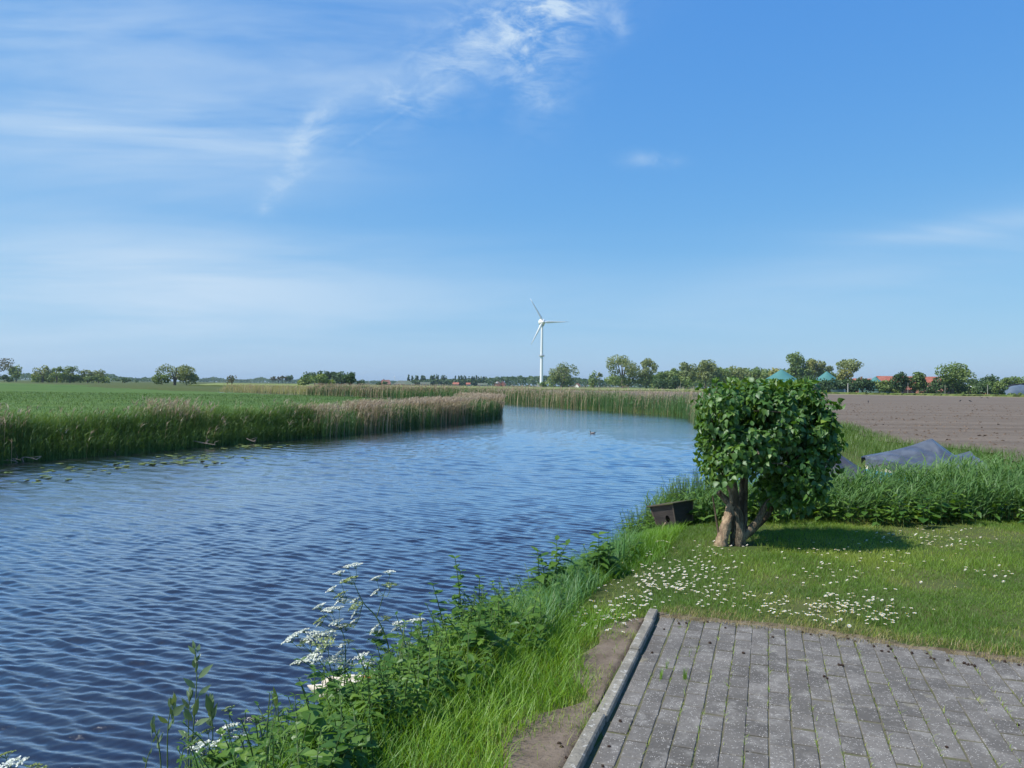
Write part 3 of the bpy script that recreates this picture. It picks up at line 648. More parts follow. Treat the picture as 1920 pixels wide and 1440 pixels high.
# blue-green sedge clumps on the water side of the bank, y 5..9
n = 11000; y = 4.7 + 4.9 * rng.random(n); f = rng.random(n); x = wat_x(y) + .05 + (crest_x(y) + .05 - wat_x(y)) * f
cl = fbm(x * 1.6, y * 1.6, 3, 51); k = rng.random(n) < sstep(cl, .3, .55); x, y, cl = x[k], y[k], cl[k]; n = len(x)
V, Fc, R = blades(np.stack([x, y, gz(x, y) - .02], 1), (.14 + .24 * rng.random(n)) * (.4 + cl), .006 + .005 * rng.random(n), rng.random(n) * 6.28, .3 + .6 * rng.random(n), 4, droop=.15 + .3 * rng.random(n), twist=rng.normal(size=n) * .4)
M_SEDGE = leaf_mat('sedge_leaf', [(0.049, 0.135, 0.037), (0.085, 0.198, 0.056), (0.131, 0.263, 0.075)], 0.34)
tag(link('bank_sedge', mesh_np('bank_sedge', V, Fc, R, None, [M_SEDGE])), 'arching green sedge and grass on the bank slope between leafy herbs and duck house', 'grass', kind='stuff')

# lawn
n = 300000; y = 3.0 + 7.0 * rng.random(n); x = -0.5 + 8.5 * rng.random(n)
s, t_ = to_k(x, y); cr = crest_x(y)
pav = (s > -0.09) & (t_ < edge_t(s) - 0.05 + .10 * fbm(s * 5, t_ * 3, 2, 61)); dirt = (s > -.36 + .18 * fbm(t_ * 4, s * 3, 2, 63)) & (s < 0) & (t_ < -.15)
vis = (np.abs(x) < y * 0.74 + .4)
bare = fbm(x * 1.4, y * 1.4, 4, 65); tree_r = np.hypot(x - 2.35, y - 7.95)
edge_thin = sstep(t_ - edge_t(s), -.05, .28) ** .7
worn = (0.14 + .86 * sstep(bare, .30, .46)) * np.where(s > 0, .12 + .88 * edge_thin, 1) * sstep(tree_r, .12, .45)
keep = vis & ~pav & ~dirt & (x > cr + .1) & (rng.random(n) < worn * np.clip(1.25 - .03 * y, 0, 1)) & (y < 9.45 + .03 * x)
x, y = x[keep], y[keep]; n = len(x); tone = np.clip(fbm(x * .9, y * .9, 4, 67) * 2.2 - .62 + rng.normal(size=n) * .16, 0, 1)
yel = rng.random(n) < .60 * sstep(.48 - bare[keep], 0, .14) + .5 * (1 - edge_thin[keep]) * (s[keep] > 0); tone = np.where(yel, .85 + .15 * rng.random(n), tone * .8)
V, Fc, R = blades(np.stack([x, y, gz(x, y) - .004], 1), (.022 + .030 * rng.random(n)) * (.25 + 1.5 * fbm(x * 1.1, y * 1.1, 3, 69)), .0032 + .0022 * rng.random(n), rng.random(n) * 6.28, .3 + .9 * rng.random(n), 2, twist=rng.normal(size=n) * .6, rnd=tone)
tag(link('lawn_grass', mesh_np('lawn_grass', V, Fc, R, None, [M_LAWN])), 'short lawn grass around the small tree', 'grass', kind='stuff')
n = 9000; ss = 7.0 * rng.random(n) ** 1.2; tt = edge_t(ss) - .09 + .34 * rng.random(n) - .05 * fbm(ss * 5, ss * 0, 3, 73); k = rng.random(n) < .2 + .8 * sstep(fbm(ss * 2.4, tt * 5, 3, 74), .36, .55); x, y = from_k(ss[k], tt[k]); n = len(x)
V, Fc, R = blades(np.stack([x, y, np.maximum(gz(x, y), -.004)], 1), .014 + .030 * rng.random(n), .0030 + .002 * rng.random(n), rng.random(n) * 6.28, .6 + 1.2 * rng.random(n), 2, rnd=rng.random(n))
M_DRY = leaf_mat('dry_lawn_blade', [(0.12, 0.15, 0.035), (0.26, 0.21, 0.09), (0.36, 0.28, 0.14)], .3)
tag(link('dry_edge_grass', mesh_np('dry_edge_grass', V, Fc, R, None, [M_DRY])), 'dry yellowed grass fringe where the lawn meets the paving', 'grass', kind='stuff')
# sparse grass on the trodden strip
n = 11000; tt = -4.2 + 4.2 * rng.random(n); ss = -.55 + .5 * rng.random(n); x, y = from_k(ss, tt)
k = rng.random(n) < .75 * sstep(fbm(x * 3, y * 3, 3, 71), .42, .62) + .08; x, y = x[k], y[k]; n = len(x)
V, Fc, R = blades(np.stack([x, y, gz(x, y)], 1), .02 + .05 * rng.random(n), .003 + .002 * rng.random(n), rng.random(n) * 6.28, .4 + .9 * rng.random(n), 2, rnd=.3 + .7 * rng.random(n))
tag(link('sparse_grass', mesh_np('sparse_grass', V, Fc, R, None, [M_LAWN])), 'thin sparse grass on the bare soil strip beside the kerb', 'grass', kind='stuff')

# ------------------------------------------------------------------ paving, kerb, bare soil
M_JOINT = surf_mat('joint_soil', (0.135, 0.122, 0.09), 0.95, (0.10, 0.105, 0.05), 9, 0.1, bump=.5, bscale=60)
sg = np.linspace(-0.02, 7.5, 60); tg = np.linspace(-9, 0.18, 70); SG, TG = np.meshgrid(sg, tg, indexing='ij')
TG = np.minimum(TG, edge_t(SG) + .10); X, Y = from_k(SG, TG); ii = (np.arange(59)[:, None] * 70 + np.arange(69)[None]).ravel()
Vj = np.stack([X.ravel(), Y.ravel(), -0.0034 + 0 * X.ravel()], 1); Fj = np.stack([ii, ii + 70, ii + 71, ii + 1], 1)
ok = Vj[Fj][:, :, :2].reshape(len(Fj), -1); a4 = np.abs(np.cross(Vj[Fj[:, 2]] - Vj[Fj[:, 0]], Vj[Fj[:, 3]] - Vj[Fj[:, 1]])[:, 2]) > 1e-6
tag(link('joint_bed', mesh_np('joint_bed', Vj, [Fj[a4]], None, None, [M_JOINT])), kind='structure')
mm, t = new_mat('concrete_paver')
tc = t.n('ShaderNodeTexCoord').outputs['Object']
a = t.n('ShaderNodeAttribute', attribute_name='rnd').outputs['Fac']
g1 = t.noise(tc, 2.2, 6, 0.65); g2 = t.noise(tc, 95, 4, 0.75); g3 = t.noise(tc, 34, 5, 0.7); g4 = t.noise(tc, 7.0, 5, 0.7)
c = t.mixc(t.smooth(g1, .3, .7), (0.102, 0.094, 0.082), (0.152, 0.140, 0.124))
c = t.mixc(1.0, c, t.ramp(a, [(0, .80), (1, 1.18)]), 'MULTIPLY')
c = t.mixc(t.math('MULTIPLY', t.smooth(g4, .48, .68), .7), c, (0.235, 0.222, 0.198))
c = t.mixc(t.math('MULTIPLY', t.smooth(g2, .44, .40), .5), c, (0.07, 0.07, 0.07))
vor = t.n('ShaderNodeTexVoronoi', {'Vector': tc, 'Scale': 105.0, 'Randomness': 1.0})
sepc = t.n('ShaderNodeSeparateColor', {0: vor.outputs['Color']})
spot = t.math('MULTIPLY', t.smooth(vor.outputs['Distance'], .34, .20), t.math('GREATER_THAN', sepc.outputs[0], .72))
c = t.mixc(t.math('MULTIPLY', spot, .75), c, (0.50, 0.48, 0.44))
c = t.mixc(t.math('MULTIPLY', t.smooth(g3, .57, .70), .7), c, (0.36, 0.345, 0.315))
y2 = t.noise(tc, 3.1, 4, 0.6); c = t.mixc(t.math('MULTIPLY', t.smooth(y2, .64, .74), .5), c, (0.36, 0.33, 0.22))
b = t.n('ShaderNodeBsdfPrincipled', {'Base Color': c, 'Roughness': 0.88, 'Specular IOR Level': 0.25})
bn = t.n('ShaderNodeBump', {'Height': t.math('ADD', g2, g3), 'Strength': .55, 'Distance': .004}); t.nt.links.new(bn.outputs[0], b.inputs['Normal'])
t.n('ShaderNodeOutputMaterial', {0: b.outputs[0]}); M_PAVER = mm
mb = MB(); pw, pl = 0.1045, 0.1650
for i in range(62):
    s0 = .012 + i * pw + .0018 * math.sin(i * 1.7)
    for j in range(58):
        t1 = float(edge_t(s0)) + .03 - (j + (.5 if i % 2 else 0)) * pl + .012 * math.sin(i * 3.1 + j) 
        cs, ct = s0 + pw / 2 + rng.normal() * .0012, t1 - pl / 2 + rng.normal() * .004; X, Y = from_k(cs, ct)
        if Y < -.2 or abs(X) > Y * .9 + 1.6: continue
        gap = .0035 + .004 * rng.random() ** 2 + (.005 if i < 3 else 0)
        b0 = mb.n
        box(mb, (0, 0, -.035), (pl - .0045 - .003 * rng.random(), pw - gap, .07), 0, rng.random(), 0, .003)
        ax_, ay_ = rng.normal() * .006, rng.normal() * .006; v = mb.V[-1]
        v[:, 2] += v[:, 0] * ax_ + v[:, 1] * ay_ + rng.normal() * .0008 + .006 * (fbm(cs * .9, ct * .9, 2, 81) - .25)
        ang_ = math.atan2(KD[1], KD[0]) + rng.normal() * .006; ca, sa = math.cos(ang_), math.sin(ang_)
        v[:, :2] = v[:, :2] @ np.array([[ca, sa], [-sa, ca]]) + np.array((X, Y))
tag(mb.obj('paving', M_PAVER), kind='structure')
mm, t = new_mat('kerb_concrete')
tc = t.n('ShaderNodeTexCoord').outputs['Object']
g1 = t.noise(tc, 5, 6, .7); g2 = t.noise(tc, 70, 5, .75); g3 = t.noise(tc, 24, 5, .7)
c = t.mixc(t.smooth(g1, .3, .7), (0.16, 0.148, 0.120), (0.29, 0.268, 0.218)); c = t.mixc(t.math('MULTIPLY', t.smooth(g2, .50, .36), .6), c, (0.08, 0.08, 0.075))
c = t.mixc(t.math('MULTIPLY', t.smooth(g3, .56, .66), .8), c, (0.50, 0.49, 0.45))
b = t.n('ShaderNodeBsdfPrincipled', {'Base Color': c, 'Roughness': .9, 'Specular IOR Level': .2})
bn = t.n('ShaderNodeBump', {'Height': t.math('ADD', g2, g3), 'Strength': .6, 'Distance': .006}); t.nt.links.new(bn.outputs[0], b.inputs['Normal'])
t.n('ShaderNodeOutputMaterial', {0: b.outputs[0]})
mb = MB(); tcur = 0.0
for k, L in enumerate((.26, .62, .98, .98, .98, .98, .98)):
    cx_, cy_ = from_k(-.037 + rng.normal() * .003, tcur - L / 2)
    box(mb, (cx_, cy_, -.062 + rng.normal() * .003), (L - .005, .064, .205), math.atan2(KD[1], KD[0]) + rng.normal() * .003, rng.random(), 0, .008); tcur -= L
tag(mb.obj('kerb', mm), kind='structure')
mm, t = new_mat('trodden_soil')
tc = t.n('ShaderNodeTexCoord').outputs['Object']
g1 = t.noise(tc, 6, 6, .65); g2 = t.noise(tc, 60, 5, .7)
c = t.mixc(t.smooth(g1, .35, .68), (0.200, 0.160, 0.122), (0.125, 0.098, 0.072)); c = t.mixc(t.math('MULTIPLY', t.smooth(g2, .52, .68), .55), c, (0.075, 0.062, 0.042))
b = t.n('ShaderNodeBsdfPrincipled', {'Base Color': c, 'Roughness': .95, 'Specular IOR Level': .1})
bn = t.n('ShaderNodeBump', {'Height': t.math('ADD', g1, g2), 'Strength': .8, 'Distance': .012}); t.nt.links.new(bn.outputs[0], b.inputs['Normal'])
t.n('ShaderNodeOutputMaterial', {0: b.outputs[0]}); M_DIRT = mm
def patch_mesh(name, s0, s1, t0, t1, ns, ntt, wob, m, up=.010):
    tg = np.linspace(t0, t1, ntt); V = []
    for t1_ in tg:
        a_ = s0(t1_) if callable(s0) else s0; b_ = s1(t1_) if callable(s1) else s1
        for q in np.linspace(0, 1, ns):
            V.append(from_k(a_ + (b_ - a_) * q, t1_))
    V = np.array(V); q = np.tile(np.sin(np.linspace(0, np.pi, ns)), ntt)
    z = gz(V[:, 0], V[:, 1]) + up * np.minimum(1, q * 4) - .01 * (q < .01) + wob * (fbm(V[:, 0] * 9, V[:, 1] * 9, 3, 3) - .5)
    ii = (np.arange(ntt - 1)[:, None] * ns + np.arange(ns - 1)[None]).ravel()
    return link(name, mesh_np(name, np.column_stack([V, z]), [np.stack([ii, ii + 1, ii + ns + 1, ii + ns], 1)], None, None, [m], True))
wob_l = lambda t_: -.34 + .09 * math.sin(t_ * 3.1) + .10 * math.sin(t_ * 7.3 + 1) + .30 * float(sstep(t_, -.9, 0.0))
tag(patch_mesh('dirt_path', wob_l, -.076, -6, 0.02, 16, 120, .012, M_DIRT, .016), kind='structure')
M_SAND = surf_mat('sandy_edge', (0.20, 0.165, 0.115), .95, (0.10, 0.08, 0.05), 9, .1, bump=.5, bscale=80)
mbs = MB(); sgr = np.linspace(0, 5.2, 160); rows = []
for q in range(6):
    off = -.015 - .10 * fbm(sgr * 7, sgr * 0, 4, 5) + (.10 + .10 * fbm(sgr * 4, sgr * 0, 3, 6)) * q / 5
    X, Y = from_k(sgr, edge_t(sgr) + off); rows.append(np.stack([X, Y, np.full(160, .0) + .006 * math.sin(math.pi * min(1, q / 4)) - .008 * (q == 0) - .03 * (q == 5)], 1))
ii = (np.arange(5)[:, None] * 160 + np.arange(159)[None]).ravel()
mbs.add(np.concatenate(rows), [np.stack([ii, ii + 1, ii + 161, ii + 160], 1)], .5, 0)
tag(mbs.obj('sand_strip', M_SAND, smooth=True), kind='structure')

# ------------------------------------------------------------------ the clipped lilac tree on the lawn
mm, t = new_mat('lilac_bark')
tc = t.n('ShaderNodeTexCoord').outputs['Object']
g1 = t.noise(t.n('ShaderNodeMapping', {'Vector': tc, 'Scale': (14, 14, 3)}).outputs[0], 1.0, 6, .7); g2 = t.noise(t.n('ShaderNodeMapping', {'Vector': tc, 'Scale': (60, 60, 16)}).outputs[0], 1.0, 4, .7)
c = t.mixc(t.smooth(g1, .38, .62), (0.085, 0.066, 0.045), (0.29, 0.235, 0.165)); c = t.mixc(t.math('MULTIPLY', t.smooth(g2, .54, .36), .8), c, (0.06, 0.045, 0.03))
b = t.n('ShaderNodeBsdfPrincipled', {'Base Color': c, 'Roughness': .92, 'Specular IOR Level': .15})
bn = t.n('ShaderNodeBump', {'Height': t.math('ADD', g1, t.math('MULTIPLY', g2, .6)), 'Strength': 1.0, 'Distance': .045}); t.nt.links.new(bn.outputs[0], b.inputs['Normal'])
t.n('ShaderNodeOutputMaterial', {0: b.outputs[0]}); M_BARK = mm
M_STUMP = surf_mat('weathered_stump', (0.42, 0.31, 0.20), .9, (0.22, 0.15, 0.10), 1.0, .15, bump=1.0, bscale=1.6, stretch=(26, 26, 4), bdist=.03)
TD = 8.0
LT = thing('lilac_tree', 'small clipped lilac tree with a boxy dark green crown standing on the lawn', 'tree', at(1378, 1018, TD) * np.array((1, 1, 0)))
LO = np.array(LT.location)
def LP(px, py, dd=0.0): return at(px, py, TD + dd) - LO
def smooth_path(pts, m=5):
    p = np.asarray(pts, float); u = np.arange(len(p)); uu = np.linspace(0, len(p) - 1, (len(p) - 1) * m + 1); out = []
    for q in uu:
        i = min(int(q), len(p) - 2); f = q - i; p0, p1, p2, p3 = p[max(i - 1, 0)], p[i], p[i + 1], p[min(i + 2, len(p) - 1)]
        out.append(.5 * ((2 * p1) + (-p0 + p2) * f + (2 * p0 - 5 * p1 + 4 * p2 - p3) * f * f + (-p0 + 3 * p1 - 3 * p2 + p3) * f ** 3))
    return np.array(out)
def limb(mb, pts, radii, sides=10, wob=.12, m=4, mi=0):
    p = smooth_path(pts, m); r = np.interp(np.linspace(0, 1, len(p)), np.linspace(0, 1, len(radii)), radii); tube(mb, p, r, sides, .5, mi, True, wob)
mb = MB()
limb(mb, [LP(1383, 1022), LP(1385, 1004), LP(1384, 985), LP(1379, 950), LP(1374, 915), LP(1372, 885), LP(1374, 872)], [.084, .082, .068, .052, .045, .042, .036], 14, .22)          # main stem, sawn at the top
limb(mb, [LP(1390, 1000, .05), LP(1392, 960, .08), LP(1394, 920, .1), LP(1398, 880, .1), LP(1412, 845, .12), LP(1440, 800, .12), LP(1447, 760, .1)], [.06, .052, .044, .036, .036, .030, .02], 12)
limb(mb, [LP(1392, 1006), LP(1410, 990, -.02), LP(1422, 975, -.04), LP(1434, 950, -.06), LP(1450, 930, -.05), LP(1462, 905), LP(1466, 880, .1)], [.052, .042, .036, .032, .026, .022, .012], 10)
limb(mb, [LP(1398, 1004, .05), LP(1420, 985, .08), LP(1440, 965, .1), LP(1462, 926, .12), LP(1500, 917, .15)], [.04, .034, .028, .02, .012], 8)
limb(mb, [LP(1376, 950), LP(1362, 938, .03), LP(1347, 922, .03)], [.04, .036, .030], 9)
limb(mb, [LP(1374, 930, .05), LP(1352, 880, .1), LP(1340, 830, .05), LP(1335, 780)], [.025, .02, .016, .010], 7)
limb(mb, [LP(1398, 880, .1), LP(1385, 835, -.05), LP(1372, 790, -.15), LP(1366, 760, -.2)], [.026, .02, .015, .009], 7)
limb(mb, [LP(1412, 845, .12), LP(1400, 830), LP(1375, 825, -.1), LP(1355, 805, -.15)], [.022, .016, .012, .007], 7)
limb(mb, [LP(1440, 800, .12), LP(1480, 790, .15), LP(1510, 760, .15), LP(1530, 735, .1)], [.024, .02, .015, .009], 7)
limb(mb, [LP(1462, 905), LP(1490, 870, .2), LP(1515, 830, .2), LP(1535, 800, .1)], [.018, .015, .011, .007], 7)
limb(mb, [LP(1347, 1000, .1), LP(1341, 960, .15), LP(1336, 930, .15)], [.012, .010, .007], 6)
for k in range(60):                                                             # twigs out to the crown's face
    a = LP(1340 + 200 * rng.random(), 740 + 150 * rng.random(), rng.normal() * .2); d = unit(1)[0] * (.18 + .2 * rng.random()); d[2] = abs(d[2]) * .6
    limb(mb, [a, a + d * .5 + rng.normal(size=3) * .02, a + d], [.008, .006, .003], 5, 0, 2)
link('trunk', mb.mesh('trunk', [M_BARK], True), LT)
mb = MB()                                                                        # the old broken bole leaning against it
limb(mb, [LP(1351, 1026, -.05), LP(1354, 1012, -.05), LP(1360, 990, -.04), LP(1366, 968, -.02), LP(1371, 948), LP(1374, 925)], [.074, .060, .054, .048, .040, .018], 16, .45, 5)
st_o = link('broken_bole', mb.mesh('broken_bole', [M_STUMP], True), LT); st_o['label'] = 'pale split broken bole leaning against the main stem'
# crown: leaf sprays on the ends of many twigs, boxy outline with a ragged, open lower side
C0 = LP(1435, 821, 0.05); A = np.array((.630, .53, .565)); n = 900
v = unit(n); p4 = (np.abs(v) ** 6.0).sum(1) ** (-1 / 6.0) * (.97 + .05 * rng.random(n)); rad = np.where(rng.random(n) < .80, .80 + .22 * rng.random(n), .30 + .5 * rng.random(n))
tips = v * p4[:, None] * rad[:, None]
xx, zz = tips[:, 0], tips[:, 2]
low_edge = -.58 - .50 * sstep(xx, -.10, .35) + .12 * np.sin(xx * 7 + 1) - .26 * sstep(-xx, .45, .85)
hole = (np.hypot((xx - .10) / .36, (zz + .34) / .34) < 1) & (rng.random(n) < .62)
hole |= (np.hypot((xx - .45) / .25, (zz - .10) / .22) < 1) & (rng.random(n) < .45) & (tips[:, 1] < .3)
keep = (zz > low_edge) & ~hole & (np.abs(xx) < 1.03 - .10 * sstep(-zz, .25, 1.0) * (xx > 0)) & (fbm(xx * 3 + 5, zz * 3 + tips[:, 1] * 2, 3, 92) > .25)
q = 70; ex = np.stack([.02 + .72 * rng.random(q), rng.normal(size=q) * .35, -.85 - .50 * rng.random(q) ** 1.4], 1); ex[:, 2] -= .08 * np.sin(ex[:, 0] * 9)
tips, v = np.concatenate([tips[keep], ex]) * A, np.concatenate([v[keep], ex / np.linalg.norm(ex, axis=1)[:, None]]); m = len(tips); tips *= (1 + .055 * rng.normal(size=m))[:, None]
per = 20; ci = np.repeat(np.arange(m), per); n = m * per
outw = v / A; outw /= np.linalg.norm(outw, axis=1)[:, None]; outw = outw + np.array((0, 0, .25)) + .5 * unit(m); outw /= np.linalg.norm(outw, axis=1)[:, None]
al = rng.random(n); off = unit(n) * (.035 + .045 * (1 - al))[:, None] - outw[ci] * (.13 * (1 - al))[:, None]
pts = tips[ci] + off
X = off / (np.linalg.norm(off, axis=1)[:, None] + 1e-6) * .8 + outw[ci] * .5 + np.array((0, 0, -.45)) + .3 * unit(n); Nn = outw[ci] * .6 + np.array((0, 0, .6)) + .55 * unit(n)
tone = np.clip((rng.beta(2, 3, m)[ci] * .55 + .35 * rng.random(n)) + .25 * (rng.random(n) < .08), 0, 1)
V, Fc, R = place(HEART[0], HEART[1], pts + C0, X, Nn, .042 + .032 * rng.random(n), tone, .85 + .25 * rng.random(n))
k = 90; sp = np.stack([(rng.random(k) - .5) * 1.6, (rng.random(k) - .5) * 1.3, .90 + .14 * rng.random(k)], 1) * A; side = rng.random(k) < .4; sp[side] = np.stack([np.sign(rng.normal(size=side.sum())) * (1.0 + .10 * rng.random(side.sum())), (rng.random(side.sum()) - .5), rng.random(side.sum()) * 1.6 - .7], 1) * A
mbc = MB(); mbc.add(V, Fc, R, 0)
for q in sp + C0:
    for j in range(4):
        d = np.array((rng.normal() * .6, rng.normal() * .6, .8)); VV, FF2, RR2 = place(HEART[0], HEART[1], [q], np.array([d]), unit(1), .045 + .03 * rng.random(), .55 + .4 * rng.random(), .8); mbc.add(VV, FF2, RR2, 0)
link('crown', mbc.mesh('crown', [M_LILAC], True), LT)

# ------------------------------------------------------------------ duck house
M_DUCKWOOD = surf_mat('dark_stained_board', (0.032, 0.026, 0.026), .65, (0.050, 0.040, 0.036), 5, .3, stretch=(1, 1, 6), bump=.2)
M_DUCKROOF = surf_mat('mossy_roof_board', (0.075, 0.058, 0.048), .9, (0.07, 0.085, 0.03), 6, .1)
M_BLACK = surf_mat('black_hole', (0.004, 0.004, 0.004), 1, spec=0)
M_TRIM = surf_mat('worn_batten', (0.11, 0.085, 0.07), .8)
M_PIPE = surf_mat('dark_pipe', (0.02, 0.03, 0.035), .4, spec=.5)
bx = at(1262, 963, 9.35); DHT = thing('duck_house', 'dark brown tilted duck nesting box on a post at the river bank', 'nesting box', (bx[0], bx[1], float(gz(bx[0], bx[1])) - .05), math.radians(38))
zc = bx[2] - DHT.location[2]
RZ = Matrix.Rotation(math.radians(38), 3, 'Z'); TN = np.array(RZ.transposed() @ Matrix.Rotation(math.radians(-9), 3, 'X') @ Matrix.Rotation(math.radians(-9), 3, 'Y') @ RZ)
def dh(name, mb, m, parent=DHT):
    me = mb.mesh(name, [m] if not isinstance(m, list) else m); co = np.empty(len(me.vertices) * 3, np.float32); me.vertices.foreach_get('co', co)
    co = co.reshape(-1, 3); co = (co - (0, 0, zc)) @ TN.T + (0, 0, zc); me.vertices.foreach_set('co', co.astype(np.float32).ravel()); me.update(); return link(name, me, parent)
bw, bd, bh = .37, .35, .235
mb = MB(); tb, tt2 = .84, 1.0                                                    # walls flare a little towards the roof
Vb = np.array([(sx_ * bw / 2 * f, sy_ * bd / 2 * f, zc + z_) for z_, f in ((-bh / 2, tb), (bh / 2, tt2)) for sx_, sy_ in ((-1, -1), (1, -1), (1, 1), (-1, 1))])
mb.add(Vb, [(3, 2, 1, 0), (4, 5, 6, 7), (0, 1, 5, 4), (1, 2, 6, 5), (2, 3, 7, 6), (3, 0, 4, 7)], .5, 0); body = dh('box_body', mb, M_DUCKWOOD)
mb = MB(); box(mb, (0, 0, zc + bh / 2 + .009), (bw + .07, bd + .07, .016), 0, .5, 0, .003); dh('roof', mb, M_DUCKROOF)
mb = MB(); aa = np.linspace(0, 2 * np.pi, 20, endpoint=False)
yy_, zz_ = -.045 + .030 * np.cos(aa), zc - .045 + .040 * np.sin(aa)
fx = -(bw / 2 * (tb + (tt2 - tb) * ((zz_ - zc) / bh + .5))); mb.add(np.concatenate([np.stack([fx - .003, yy_, zz_], 1), np.stack([fx + .03, yy_, zz_], 1)]), [tuple(range(20))] + [(i, i + 20, (i + 1) % 20 + 20, (i + 1) % 20) for i in range(20)], .5, 0)
dh('entry_hole', mb, M_BLACK)
for sx_, sy_ in ((-1, -1), (1, -1), (-1, 1)):
    mb = MB(); tube(mb, [(sx_ * bw / 2 * tb, sy_ * bd / 2 * tb, zc - bh / 2), (sx_ * (bw / 2 + .002), sy_ * (bd / 2 + .002), zc + bh / 2 - .002)], .010, 6); dh('corner_batten', mb, M_TRIM)
mb = MB(); tube(mb, [(0, 0, -.3), (0, 0, zc - bh / 2 - .002)], .055, 14); link('post', mb.mesh('post', [M_PIPE], True), DHT)
mb = MB(); tube(mb, [(-.30, -.04, .02), (-.24, -.045, zc * .6), (-.185, -.045, zc - .09)], .014, 6); link('landing_stick', mb.mesh('landing_stick', [M_DEAD], True), DHT)

# ------------------------------------------------------------------ swan by the bank, mallard on the river
M_SWAN = surf_mat('swan_feather', (0.66, 0.60, 0.50), .75, (0.56, 0.49, 0.38), 6, .15, bump=.25, bscale=30)
M_BEAK = surf_mat('orange_beak', (0.55, 0.17, 0.03), .5); M_EYE = surf_mat('bird_eye', (0.005, 0.005, 0.005), .2, spec=.6)
p = on_z(668, 1322, WZ); SW = thing('swan', 'white swan resting on the water, half hidden by the plants of the near bank', 'swan', (p[0] + .02, p[1], WZ), math.radians(4))
SW.scale = (.78,) * 3
mb = MB()
def swan_body(V):
    x = V[:, 0] / .36; V = V.copy(); V[:, 1] *= 1 - .30 * np.clip(-x, 0, 1) ** 2; V[:, 2] += .05 * np.clip(-x, 0, 1) ** 2 + .02 * np.clip(x, 0, 1); return V
ellipsoid(mb, (0, 0, .075), (.36, .175, .135), 22, 14, .5, 0, None, swan_body)
tube(mb, smooth_path([(-.28, 0, .12), (-.37, 0, .145), (-.45, 0, .18)], 4), [.075, .07, .06, .052, .044, .034, .022, .012, .004], 10)      # tail
nk = smooth_path([(.24, 0, .10), (.33, .01, .13), (.37, .03, .20), (.33, .05, .26), (.24, .06, .27), (.15, .07, .245), (.09, .075, .225)], 5)
tube(mb, nk, np.interp(np.linspace(0, 1, len(nk)), [0, .2, .5, .8, .92, 1], [.085, .060, .040, .034, .040, .026]), 12)
link('body', mb.mesh('body', [M_SWAN], True), SW)
for s_ in (-1, 1):
    mb = MB(); ellipsoid(mb, (-.06, s_ * .125, .135), (.29, .055, .085), 16, 10, .5, 0, None, lambda V: V + np.stack([0 * V[:, 0], 0 * V[:, 0], .25 * np.clip(-V[:, 0], 0, 1) ** 1.0 * .3], 1))
    link('wing', mb.mesh('wing', [M_SWAN], True), SW)
mb = MB(); tube(mb, [nk[-1] + (.01, 0, 0), nk[-1] + (-.045, .008, -.012), nk[-1] + (-.085, .014, -.03)], [.022, .016, .009], 8); link('beak', mb.mesh('beak', [M_BEAK], True), SW)
for s_ in (-1, 1): mb = MB(); ellipsoid(mb, nk[-4] + (-.012, s_ * .034, .006), (.006, .004, .006), 8, 6); link('eye', mb.mesh('eye', [M_EYE], True), SW)

M_DUCKBODY = surf_mat('duck_plumage', (0.16, 0.13, 0.12), .7, (0.24, 0.21, 0.19), 20, .2); M_DUCKHEAD = surf_mat('dark_green_head', (0.012, 0.035, 0.025), .35, spec=.5); M_BILL = surf_mat('yellow_bill', (0.45, 0.35, 0.05), .5)
M_TAILD = surf_mat('black_tail', (0.012, 0.012, 0.014), .6)
p = on_z(1111, 813, WZ); DK = thing('duck', 'small dark duck swimming alone on the open river', 'duck', (p[0], p[1], WZ), math.radians(172)); DK.scale = (.6,) * 3
mb = MB(); ellipsoid(mb, (0, 0, .035), (.19, .095, .075), 16, 10, .5, 0, None, lambda V: V + np.stack([0 * V[:, 0], 0 * V[:, 0], .22 * np.clip(-V[:, 0] - .05, 0, 1)], 1)); link('body', mb.mesh('body', [M_DUCKBODY], True), DK)
mb = MB(); tube(mb, smooth_path([(.13, 0, .05), (.16, 0, .11), (.165, 0, .17), (.19, 0, .195)], 4), [.05, .042, .038, .036, .034, .034, .036, .040, .042, .042, .040, .034, .02], 10); link('head', mb.mesh('head', [M_DUCKHEAD], True), DK)
mb = MB(); tube(mb, [(.205, 0, .19), (.235, 0, .182), (.262, 0, .176)], [.015, .013, .009], 8); link('beak', mb.mesh('beak', [M_BILL], True), DK)
mb = MB(); tube(mb, [(-.14, 0, .06), (-.20, 0, .085), (-.25, 0, .11)], [.055, .04, .008], 8); link('tail', mb.mesh('tail', [M_TAILD], True), DK)

